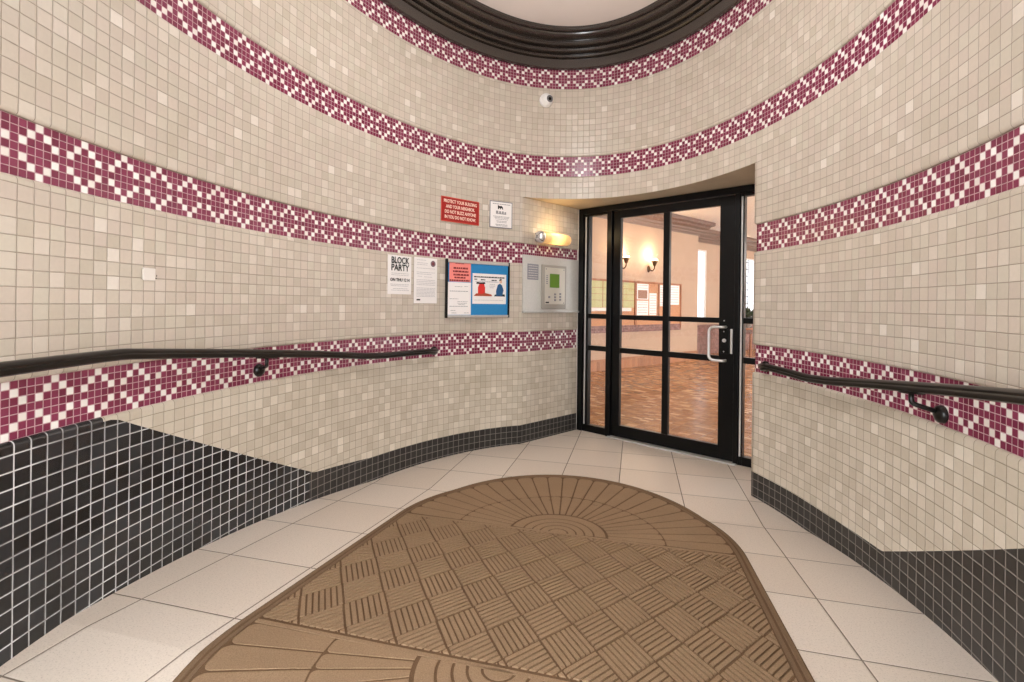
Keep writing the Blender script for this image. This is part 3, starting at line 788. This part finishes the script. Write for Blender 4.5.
# blue notice board
m, wd = chord(-46.0, -26.8, 1.521); hb = 0.262
r = tag(empty('notice_board', m), 'blue felt notice board in a silver and black frame on the left wall', 'notice board')
boxes('board', [(-wd/2+0.01, wd/2-0.01, -hb+0.01, hb-0.01, 0.0, 0.012)], [M['blue_felt']], r)
boxes('frame_rail', [(-wd/2+0.008, wd/2-0.008, hb-0.026, hb, 0.0, 0.024)], [M['alu']], r, 0.003)
boxes('frame_rail', [(-wd/2+0.008, wd/2-0.008, -hb, -hb+0.022, 0.0, 0.024)], [M['alu']], r, 0.003)
boxes('frame_end', [(-wd/2, -wd/2+0.018, -hb-0.004, hb+0.006, 0.0, 0.028)], [M['black_metal']], r, 0.004)
boxes('frame_end', [(wd/2-0.014, wd/2, -hb-0.004, hb+0.006, 0.0, 0.028)], [M['black_metal']], r, 0.004)
bl = -wd/2
def sub(m, x, y, z): return m @ Matrix.Translation((x, y, z))
q = tag(empty('pink_notice', sub(m, bl+0.148, 0.16, 0.0125)), 'pink notice with dark red print, pinned at the upper left of the blue board', 'notice')
boxes('sheet', [(-0.112, 0.112, -0.095, 0.085, 0, 0.001)], [M['pink']], q)
lines('print', [(-0.07, 0.08, 0.028, 0.016), (-0.075, 0.085, -0.002, 0.016), (-0.07, 0.09, -0.032, 0.016), (-0.06, 0.06, -0.058, 0.014), (-0.11, 0.10, -0.084, 0.013), (-0.05, 0.04, 0.07, 0.005)], M['pink_ink'], q, 0.0014)
q = tag(empty('white_notice', sub(m, bl+0.142, -0.092, 0.0125)), 'white typed sheet below the pink notice on the blue board', 'notice')
boxes('sheet', [(-0.122, 0.122, -0.145, 0.152, 0, 0.0008)], [M['paper']], q)
lines('print', [(-0.05, 0.03, 0.112), (0.05, 0.09, 0.115), (-0.10, 0.09, 0.07, 0.006), (-0.10, -0.01, 0.0), (-0.02, 0.09, -0.025), (-0.02, 0.08, -0.04), (-0.01, 0.06, -0.052), (-0.10, 0.09, -0.068, 0.005), (-0.09, -0.04, -0.105), (-0.08, -0.03, -0.128), (0.05, 0.1, -0.128)], M['ink_grey'], q, 0.0012)
q = tag(empty('cartoon_poster', sub(m, wd/2-0.225, 0.0, 0.0125)), 'white poster with red chair and blue-suited figure on the blue board', 'poster')
boxes('sheet', [(-0.19, 0.19, -0.135, 0.15, 0, 0.001)], [M['paper']], q)
lines('print', [(-0.175, 0.17, 0.118, 0.012), (-0.17, -0.14, 0.095, 0.010), (-0.1, -0.05, 0.092, 0.010), (0.02, 0.08, 0.09, 0.010)], M['ink'], q, 0.0014, 0.010)
lines('print', [(-0.16, 0.1, 0.075, 0.008), (0.0, 0.06, 0.05, 0.006), (-0.005, 0.06, 0.035, 0.006), (0.0, 0.05, 0.02, 0.006), (-0.17, 0.16, -0.1, 0.004)], M['ink_light'], q, 0.0014)
pic = flat_poly('drawing', [(-0.175, -0.062), (0.03, -0.062), (0.02, -0.045), (-0.06, -0.03), (-0.15, -0.038)], 0.001, M['cartoon_rust'], q)
flat_poly('drawing_chair', [(-0.13, -0.035), (-0.13, 0.02), (-0.115, 0.055), (-0.09, 0.064), (-0.065, 0.055), (-0.052, 0.02), (-0.052, -0.03), (-0.09, -0.042)], 0.0016, M['cartoon_red'], pic)
flat_poly('drawing_lamp', [(-0.15, 0.052), (-0.05, 0.052), (-0.055, 0.07), (-0.1, 0.066), (-0.145, 0.07)], 0.0022, M['ink'], pic)
flat_poly('drawing_desk', [(0.05, -0.062), (0.18, -0.062), (0.172, -0.04), (0.06, -0.045)], 0.0014, M['ink'], pic)
flat_poly('drawing_suit', [(0.075, -0.055), (0.072, -0.01), (0.092, 0.05), (0.118, 0.062), (0.142, 0.045), (0.16, 0.0), (0.145, -0.055)], 0.0020, M['cartoon_blue'], pic)
flat_poly('drawing_head', [(0.112, 0.064), (0.112, 0.092), (0.125, 0.10), (0.14, 0.092), (0.14, 0.066)], 0.0024, M['cartoon_skin'], pic)
flat_poly('drawing_hair', [(0.106, 0.085), (0.112, 0.103), (0.128, 0.108), (0.142, 0.098), (0.128, 0.094)], 0.0030, M['ink'], pic)

# small white plate on the left wall
m, wd = chord(-102.3, -100.8, 1.4995); r = tag(empty('white_wall_plate', m), 'small square white plate on the cream tiles of the left wall', 'wall plate')
boxes('cover', [(-0.031, 0.031, -0.028, 0.028, 0, 0.010)], [M['white_paint']], r, 0.003)
for x, y in ((0.045, -0.004), (0.042, -0.016)):
    bm = bmesh.new(); lathe(bm, [(0, 0.001), (0.003, 0.001), (0.003, 0)], 10, Matrix.Translation((x, y, 0.001))); from_bm('screw_hole', bm, [M['ink']], r)

# security camera
p = math.radians(-15.2); nin = -W(math.cos(p)/EA, math.sin(p)/EB).normalized()
m = chord(-15.7, -14.7, 3.43, 0.0)[0]
r = tag(empty('security_camera', m), 'white dome security camera high on the wall below the top mosaic band', 'security camera')
bm = bmesh.new(); lathe(bm, [(0.066, -0.004), (0.068, 0.012), (0.066, 0.030), (0.060, 0.036), (0, 0.036)], 36); from_bm('base', bm, [M['cam_white']], r, smooth=True)
aim = Matrix.Translation((0.006, -0.006, 0.040)) @ Vector((0.28, -0.10, 1)).to_track_quat('Z', 'Y').to_matrix().to_4x4()
bm = bmesh.new()
lathe(bm, [(0.058*math.sin(a), 0.058*math.cos(a)) for a in [PI-0.01-(PI-0.42)*i/16 for i in range(17)]] + [(0.023, 0.050)], 36, aim); b = from_bm('ball', bm, [M['cam_white']], r, smooth=True)
bm = bmesh.new(); lathe(bm, [(0.030, 0.049), (0.034, 0.051), (0.033, 0.055), (0.019, 0.055), (0.016, 0.051)], 32, aim); from_bm('lens_ring', bm, [M['lens_ring']], b)
bm = bmesh.new(); lathe(bm, [(0, 0.057), (0.010, 0.056), (0.017, 0.052)], 24, aim); from_bm('lens', bm, [M['lens']], b, smooth=True)

# ------------------------------------------------------------------ intercom and wall lamp on the recess wall
JX = LTd; JN = Vector((LTd.y, -LTd.x, 0))
MJ = Matrix(((JX.x, 0, JN.x, CL.x), (JX.y, 0, JN.y, CL.y), (0, 1, 0, 0), (0, 0, 0, 1)))
r = tag(empty('intercom_panel', MJ @ Matrix.Translation((0, 1.31, 0.0))), 'stainless intercom panel with green screen, on the recess wall left of the door', 'intercom')
boxes('back_plate', [(0.006, 0.862, 0.0, 0.572, 0.0, 0.014)], [M['steel']], r, 0.003)
boxes('plate_ledge', [(0.006, 0.866, -0.008, 0.012, 0.0, 0.024)], [M['alu']], r, 0.003)
lb = boxes('label', [(0.066, 0.222, 0.326, 0.485, 0.014, 0.016)], [M['label_grey']], r)
lines('print', [(0.08, 0.21, 0.325+0.14-0.024*i, 0.005) for i in range(6)], M['white_paint'], lb, 0.0162)
iu = boxes('intercom_unit', [(0.262, 0.640, 0.035, 0.490, 0.014, 0.030)], [simple('intercom_casing', (170, 164, 154), 0.4, 0.2)], r, 0.006)
iu['label'] = 'intercom unit with a green screen'
boxes('face_plate', [(0.300, 0.610, 0.080, 0.462, 0.030, 0.036)], [M['keypad']], iu, 0.004)
boxes('screen', [(0.372, 0.518, 0.254, 0.398, 0.036, 0.0385)], [M['lcd']], iu)
kb = [(0.345+0.0*c, 0.0, 0.0, 0.0) for c in range(0)]
for (cx_, cy_) in ((0.365, 0.155), (0.455, 0.185), (0.455, 0.155), (0.455, 0.125), (0.535, 0.19), (0.535, 0.16), (0.535, 0.13)):
    boxes('key', [(cx_-0.014, cx_+0.014, cy_-0.010, cy_+0.010, 0.036, 0.040)], [M['label_grey']], iu, 0.002)
boxes('badge', [(0.312, 0.362, 0.092, 0.106, 0.036, 0.0375)], [M['ink']], iu)
for i in range(5): boxes('speaker_slot', [(0.318, 0.340, 0.29+0.02*i, 0.30+0.02*i, 0.036, 0.037)], [M['label_grey']], iu)
for x, y in ((0.32, 0.445), (0.59, 0.445), (0.59, 0.095)):
    bm = bmesh.new(); lathe(bm, [(0, 0.002), (0.006, 0.0015), (0.007, 0)], 12, Matrix.Translation((x, y, 0.036))); from_bm('screw', bm, [M['label_grey']], iu)

lx0, lx1, lz, lo_ = 0.175, 0.605, 2.066, 0.085
r = tag(empty('wall_lamp', MJ @ Matrix.Translation(((lx0+lx1)/2, lz, lo_))), 'lit tubular amber glass wall lamp with a chrome end cap, above the intercom panel', 'wall lamp')
hl = (lx1-lx0)/2
RX = Matrix.Rotation(PI/2, 4, 'Y')
bm = bmesh.new(); lathe(bm, [(0.050, -hl), (0.058, -hl+0.01)] + [(0.058, -hl+0.01+(2*hl-0.05)*i/10) for i in range(1, 11)] + [(0.052, hl-0.018), (0.036, hl-0.005), (0, hl)], 36, RX)
from_bm('glass_tube', bm, [M['amber']], r, smooth=True)
bm = bmesh.new(); lathe(bm, [(0, -hl-0.052), (0.030, -hl-0.048), (0.050, -hl-0.034), (0.061, -hl-0.010), (0.062, -hl+0.012), (0.058, -hl+0.014)], 36, RX)
cap = from_bm('end_cap', bm, [M['chrome']], r, smooth=True)
for i in range(4):
    bm = bmesh.new(); a = PI/4+PI/2*i; d_ = Vector((0, math.cos(a), math.sin(a)))
    tube(bm, [Vector((-hl-0.052, 0, 0))+d_*0.005, Vector((-hl-0.036, 0, 0))+d_*0.052, Vector((-hl-0.008, 0, 0))+d_*0.063], 0.004, 8)
    from_bm('cap_rib', bm, [M['lens_ring']], cap)
boxes('back_plate', [(-hl+0.03, hl-0.06, -0.03, 0.03, -lo_, -lo_+0.030)], [M['chrome']], r, 0.004)

# ------------------------------------------------------------------ lobby beyond the door
LB = Vector((1.6233, 10.0699, 0)); LD = Vector((0.7754, 0.63147, 0)); LN = Vector((0.63147, -0.7754, 0))   # LN points into the lobby
ZL = 3.56
def LP(u, n, z=0.0): return LB + LD*u + LN*n + Vector((0, 0, z))
ML_ = Matrix(((LD.x, 0, LN.x, LB.x), (LD.y, 0, LN.y, LB.y), (0, 1, 0, 0), (0, 0, 0, 1)))   # x along, y up, z into the room
bm = bmesh.new()
DB = DN*0.05
poly_face(bm, [DL+DB-DE*3.2, DR+DB+DE*9, DR+DB+DE*9+DN*16, DL+DB-DE*3.2+DN*16])
set_uv(bm, lambda c: ((c-LB).dot(DE), (c-LB).dot(DN)))
struct(from_bm('floor_lobby', bm, [M['lob_floor']]))
bm = bmesh.new()
poly_face(bm, [DL+DB-DE*3.2+Vector((0, 0, ZL)), DR+DB+DE*9+Vector((0, 0, ZL)), DR+DB+DE*9+DN*16+Vector((0, 0, ZL)), DL+DB-DE*3.2+DN*16+Vector((0, 0, ZL))])
struct(from_bm('ceiling_lobby', bm, [M['lob_ceiling']]))
def wallq(name, pts, mat, uvf=None):
    bm = bmesh.new()
    for q in pts: poly_face(bm, q)
    if uvf: set_uv(bm, uvf)
    return struct(from_bm(name, bm, [mat], recalc=False))
UE, STEP = 4.14, -0.65
def vq(a, b, z0, z1): return [Vector((a.x, a.y, z0)), Vector((b.x, b.y, z0)), Vector((b.x, b.y, z1)), Vector((a.x, a.y, z1))]
o = boxes('wall_lobby_left', [(-5, UE, 0, ZL, -0.9, 0.0)], [M['lob_wall']]); o.matrix_world = ML_; struct(o)
o = boxes('wall_lobby_far', [(UE-0.5, 14, 0, ZL, STEP-0.3, STEP)], [M['lob_wall']]); o.matrix_world = ML_; struct(o)
wallq('wall_lobby_right', [vq(LP(13, STEP), LP(13, 12), 0, ZL)], M['lob_wall'])
A = DL+DB*1.0-DE*3.2; B_ = DR+DB+DE*9
wallq('wall_lobby_front', [vq(A, DL+DB+DE*0.0, 0, ZL), vq(DR+DB, B_, 0, ZL), vq(DL+DB, DR+DB, 2.45, ZL)], M['lob_wall'])
o = boxes('baseboard_lobby_left', [(-5, UE+0.012, 0, 0.24, 0.0, 0.012)], [M['lob_base']]); o.matrix_world = ML_; struct(o)
bm = bmesh.new(); bm_box(bm, -5, UE+0.012, 0, 0.24, -0.001, 0.012); set_uv(bm, lambda c: (c.x, c.y)); me = o.data; bm.to_mesh(me); bm.free()
bm = bmesh.new(); bm_box(bm, UE, 14, 0, 0.86, STEP-0.001, STEP+0.014); set_uv(bm, lambda c: (c.x, c.y))
o = struct(from_bm('baseboard_lobby_far', bm, [M['lob_dado']])); o.matrix_world = ML_
cp = [(0, 3.22), (0.03, 3.22), (0.035, 3.25), (0.06, 3.26), (0.07, 3.30), (0.11, 3.32), (0.12, 3.36), (0.20, 3.40), (0.22, 3.44), (0.30, 3.47), (0.31, 3.555), (0, 3.555)]
def cornice(name, u0, u1, n0, ret=None):
    bm = bmesh.new(); rings = []
    ring = [(u0, 0), (u1, 1)]
    for u, e in ring: rings.append([bm.verts.new((u+(d if e and ret else 0), z, n0+d)) for d, z in cp])
    if ret: rings.append([bm.verts.new((u1+d, z, n0+ret)) for d, z in cp])
    for r0, r1 in zip(rings, rings[1:]):
        for j in range(len(cp)): bm.faces.new((r0[j], r1[j], r1[(j+1) % len(cp)], r0[(j+1) % len(cp)]))
    o = struct(from_bm(name, bm, [M['lob_cornice']])); o.matrix_world = ML_; return o
cornice('trim_4', -5, UE, 0.0, STEP); cornice('trim_5', UE, 13.2, STEP)
# long lobby board
r = tag(empty('lobby_notice_board', ML_), 'long wood-framed notice board on the peach lobby wall, seen through the door', 'notice board')
boxes('backing', [(-0.6, 3.31, 0.83, 1.92, 0.0, 0.03)], [M['board_back']], r)
boxes('frame', [(-0.6, 3.31, 1.90, 1.94, 0, 0.05), (3.27, 3.31, 0.83, 1.94, 0, 0.05), (-0.6, 3.31, 1.10, 1.13, 0, 0.045), (1.43, 1.50, 0.95, 1.94, 0, 0.05), (-0.6, -0.56, 0.83, 1.94, 0, 0.05), (2.33, 2.39, 1.13, 1.9, 0, 0.045)], [M['wood']], r, 0.004)
bm = bmesh.new(); bm_box(bm, -0.6, 3.31, 0.80, 0.95, 0, 0.04); set_uv(bm, lambda c: (c.x, c.y)); from_bm('lower_panel', bm, [M['lob_dado']], r)
boxes('pale_panel', [(-0.55, 1.41, 1.34, 1.895, 0.03, 0.036)], [M['board_green']], r)['label'] = 'pale green ruled panel'
boxes('panel_line', [(-0.55, 1.41, 1.36+0.13*i, 1.368+0.13*i, 0.036, 0.038) for i in range(1, 4)] + [(u, u+0.02, 1.34, 1.895, 0.036, 0.039) for u in (0.33, 1.0)], [M['wood']], r)
boxes('reflection_strip', [(-0.55, 1.28, 1.26, 1.335, 0.03, 0.07)], [M['white_paint']], r, 0.01)['label'] = 'white strip standing in for a reflection'  # a bright reflection modelled as a solid white strip
pap = [((1.52, 1.95, 1.53, 1.885), 'upper left paper on the lobby board, printed with a dark block', True), ((1.52, 1.95, 1.17, 1.50), 'lower left white paper on the lobby board', False),
       ((1.99, 2.27, 1.17, 1.68), 'tall white paper in the middle of the lobby board', False), ((2.41, 2.62, 1.38, 1.88), 'narrow white paper right of centre on the lobby board', False),
       ((2.78, 3.22, 1.42, 1.89), 'rightmost white paper on the lobby board', False)]
for (x0, x1, y0, y1), lab, blk in pap:
    q = tag(empty('pinned_paper', ML_ @ Matrix.Translation(((x0+x1)/2, (y0+y1)/2, 0.031))), lab, 'paper', 'papers on the lobby board')
    w, h = (x1-x0)/2, (y1-y0)/2
    boxes('sheet', [(-w, w, -h, h, 0, 0.002)], [M['paper']], q)
    lines('print', [(-w*0.85, w*0.85, h*0.8-0.06*i, 0.012) for i in range(int(h*2/0.06))], M['ink_grey'], q, 0.0024)
    if blk: boxes('picture', [(-w*0.85, w*0.8, -h*0.9, h*0.2, 0.002, 0.0035)], [simple('brown_print', (150, 112, 92), 0.8)], q)
# torch sconces
def sconce(u, lab):
    r = tag(empty('wall_sconce', ML_ @ Matrix.Translation((u, 2.30, 0.0))), lab, 'wall sconce', 'lobby sconces')
    bm = bmesh.new(); lathe(bm, [(0.055, 0), (0.06, 0.012), (0.045, 0.03), (0.02, 0.045), (0, 0.046)], 20, Matrix.Translation((0, -0.06, 0)) @ Matrix.Diagonal((0.8, 1.4, 1, 1)))
    from_bm('wall_plate', bm, [M['brass']], r, smooth=True)
    bm = bmesh.new(); tube(bm, smooth_path([Vector((0, -0.06, 0.03)), Vector((0, -0.12, 0.10)), Vector((0, -0.06, 0.17)), Vector((0, 0.02, 0.17))], 0.05), 0.014, 10)
    from_bm('arm', bm, [M['brass']], r, smooth=True)
    bm = bmesh.new(); lathe(bm, [(0, 0), (0.025, 0.005), (0.04, 0.03), (0.05, 0.07), (0.085, 0.12), (0.078, 0.12), (0.045, 0.075), (0, 0.06)], 24, Matrix.Translation((0, 0.0, 0.17)) @ Matrix.Rotation(-PI/2, 4, 'X'))
    from_bm('torch_cup', bm, [M['brass']], r, smooth=True)
    bm = bmesh.new(); lathe(bm, [(0, 0.07), (0.05, 0.085), (0.072, 0.12), (0.06, 0.155), (0.03, 0.17), (0, 0.172)], 24, Matrix.Translation((0, 0.0, 0.17)) @ Matrix.Rotation(-PI/2, 4, 'X'))
    from_bm('glass_shade', bm, [M['lit_glass']], r, smooth=True)
    li = bpy.data.lights.new('sconce_glow', 'POINT'); li.energy = 20; li.color = (1.0, 0.80, 0.56); li.shadow_soft_size = 0.06
    lo = bpy.data.objects.new('sconce_glow', li); COL.objects.link(lo); lo.matrix_world = ML_ @ Matrix.Translation((u, 2.56, 0.2))
sconce(1.98, 'lit brass torch sconce above the papers on the lobby wall')
sconce(0.94, 'lit brass torch sconce above the pale green panel, left edge of the door glass')
# windows on the stepped-back lobby wall
def lobby_window(name, u0, u1, z0, z1, bars):
    r = empty(name, ML_); r['kind'] = 'structure'; n = STEP
    boxes('window_frame', [(u0-0.05, u0, z0-0.05, z1+0.05, n, n+0.05), (u1, u1+0.05, z0-0.05, z1+0.05, n, n+0.05), (u0, u1, z1, z1+0.05, n, n+0.05), (u0, u1, z0-0.05, z0, n, n+0.05)], [M['white_paint']], r, 0.004)
    boxes('glass_pane', [(u0, u1, z0, z1, n+0.002, n+0.015)], [M['daylight']], r)
    if bars:
        boxes('window_grille', [(u0+0.05, u0+0.075, z0, z1, n+0.02, n+0.035), (u0+0.2, u0+0.22, z0, z1, n+0.02, n+0.035)] + [(u0+0.05, u0+0.22, z0+0.22*i, z0+0.22*i+0.02, n+0.02, n+0.035) for i in range(1, 9)], [M['black_metal']], r)
lobby_window('window_3', 4.97, 5.58, 1.03, 2.95, False)
lobby_window('window_4', 8.05, 9.2, 1.05, 2.90, True)
# globe lamp on the lobby ceiling
r = tag(empty('ceiling_globe_lamp', None, (7.05, 15.0, 3.44)), 'small glowing globe lamp on the lobby ceiling, seen through the right sidelight', 'lamp')
bm = bmesh.new(); lathe(bm, [(0.09*math.sin(PI*i/14), -0.09*math.cos(PI*i/14)) for i in range(15)], 24); from_bm('globe', bm, [M['globe']], r, smooth=True)
bm = bmesh.new(); lathe(bm, [(0.05, 0.08), (0.06, 0.10), (0.06, 0.12), (0, 0.12)], 20); from_bm('cap', bm, [M['brass']], r)
# plant on a wooden stand
PX, PY = 6.28, 13.0
r = tag(empty('plant_stand', None, (PX, PY, 0)), 'brown wooden stand under the dark green plant, seen through the right sidelight', 'stand')
boxes('top', [(-0.26, 0.26, -0.26, 0.26, 0.79, 0.83)], [M['wood']], r, 0.006)
for sx_, sy_ in ((-1, -1), (1, -1), (1, 1), (-1, 1)): boxes('leg', [(sx_*0.21-0.025, sx_*0.21+0.025, sy_*0.21-0.025, sy_*0.21+0.025, 0.0, 0.79)], [M['wood']], r, 0.004)
boxes('apron', [(-0.2, 0.2, -0.225, -0.205, 0.68, 0.79), (-0.2, 0.2, 0.205, 0.225, 0.68, 0.79), (-0.225, -0.205, -0.2, 0.2, 0.68, 0.79), (0.205, 0.225, -0.2, 0.2, 0.68, 0.79)], [M['wood_dark']], r)
r = tag(empty('potted_plant', None, (PX, PY, 0.83)), 'bushy dark green potted plant on the wooden stand beyond the right sidelight', 'plant')
bm = bmesh.new(); lathe(bm, [(0, 0), (0.10, 0), (0.13, 0.2), (0.14, 0.22), (0.125, 0.22), (0.12, 0.19), (0, 0.19)], 24); from_bm('pot', bm, [M['pot']], r)
bm = bmesh.new()
for i in range(90):
    a = random.uniform(0, 2*PI); el = random.uniform(0.2, 1.3); L = random.uniform(0.22, 0.48)
    d_ = Vector((math.cos(a)*math.cos(el), math.sin(a)*math.cos(el), math.sin(el))); b0 = Vector((0, 0, 0.2)); tip = b0+d_*L
    sd = d_.cross(Vector((0, 0, 1))).normalized()*random.uniform(0.03, 0.055); mid = b0+d_*L*0.7; up = Vector((0, 0, 0.02))
    vs = [bm.verts.new(q) for q in (b0+d_*L*0.4, mid+sd, tip-up, mid-sd)]; c = bm.verts.new(mid+up)
    for x, y in zip(vs, vs[1:]+vs[:1]): bm.faces.new((x, y, c))
    tube(bm, [b0, b0+d_*L*0.42], 0.004, 5)
from_bm('foliage', bm, [M['leaf']], r)

# ------------------------------------------------------------------ lights
def area(name, loc, size, energy, color, rot=(0, 0, 0), sy=None):
    li = bpy.data.lights.new(name, 'AREA'); li.energy = energy; li.color = color; li.size = size
    if sy: li.shape = 'RECTANGLE'; li.size_y = sy
    else: li.shape = 'DISK'
    o = bpy.data.objects.new(name, li); COL.objects.link(o); o.location = loc; o.rotation_euler = rot; return o
def point(name, loc, energy, color, r):
    li = bpy.data.lights.new(name, 'POINT'); li.energy = energy; li.color = color; li.shadow_soft_size = r
    o = bpy.data.objects.new(name, li); COL.objects.link(o); o.location = loc; return o
point('vestibule_fill_light', W(2.6, VC, 3.2), 75, (0.95, 0.975, 1.0), 0.25)  # added light with no fixture, out of view, to brighten walls and ceiling
# unseen lights without fixtures, added to brighten the lobby walls and ceiling
for u, n in ((1.2, 2.8), (4.6, 2.8), (8.5, 2.4)): point('lobby_fill_light', LP(u, n+1.5, 2.35), 66, (1.0, 0.96, 0.90), 0.2)
li = bpy.data.lights.new('wall_lamp_glow', 'POINT'); li.energy = 2.0; li.color = (1.0, 0.72, 0.36); li.shadow_soft_size = 0.05
lo = bpy.data.objects.new('wall_lamp_glow', li); COL.objects.link(lo); lo.matrix_world = MJ @ Matrix.Translation((0.40, 2.19, 0.16))
w = bpy.data.worlds.new('World'); scn.world = w; w.use_nodes = True
w.node_tree.nodes['Background'].inputs[0].default_value = (0.93, 0.97, 1.0, 1); w.node_tree.nodes['Background'].inputs[1].default_value = 9.8

# ------------------------------------------------------------------ camera
FPX, CYP, ROLL = 487.0, 303.96, 0.0125
cam = bpy.data.cameras.new('Camera'); co = bpy.data.objects.new('Camera', cam); COL.objects.link(co)
cam.sensor_fit = 'HORIZONTAL'; cam.sensor_width = 36.0; cam.lens = 36.0*FPX/1024
cam.shift_y = -(341.0-CYP)/1024; cam.clip_start = 0.02
up = Vector((-ROLL, 0, 1)).normalized(); fw = Vector((0, 1, 0)); rt = fw.cross(up).normalized()
co.matrix_world = Matrix(((rt.x, up.x, -fw.x, 0), (rt.y, up.y, -fw.y, 0), (rt.z, up.z, -fw.z, EYE), (0, 0, 0, 1)))
scn.camera = co
scn.view_settings.view_transform = 'Standard'; scn.view_settings.look = 'None'
scn.view_settings.gamma = 1.0; scn.view_settings.use_curve_mapping = False
scn.view_settings.exposure = 0.0
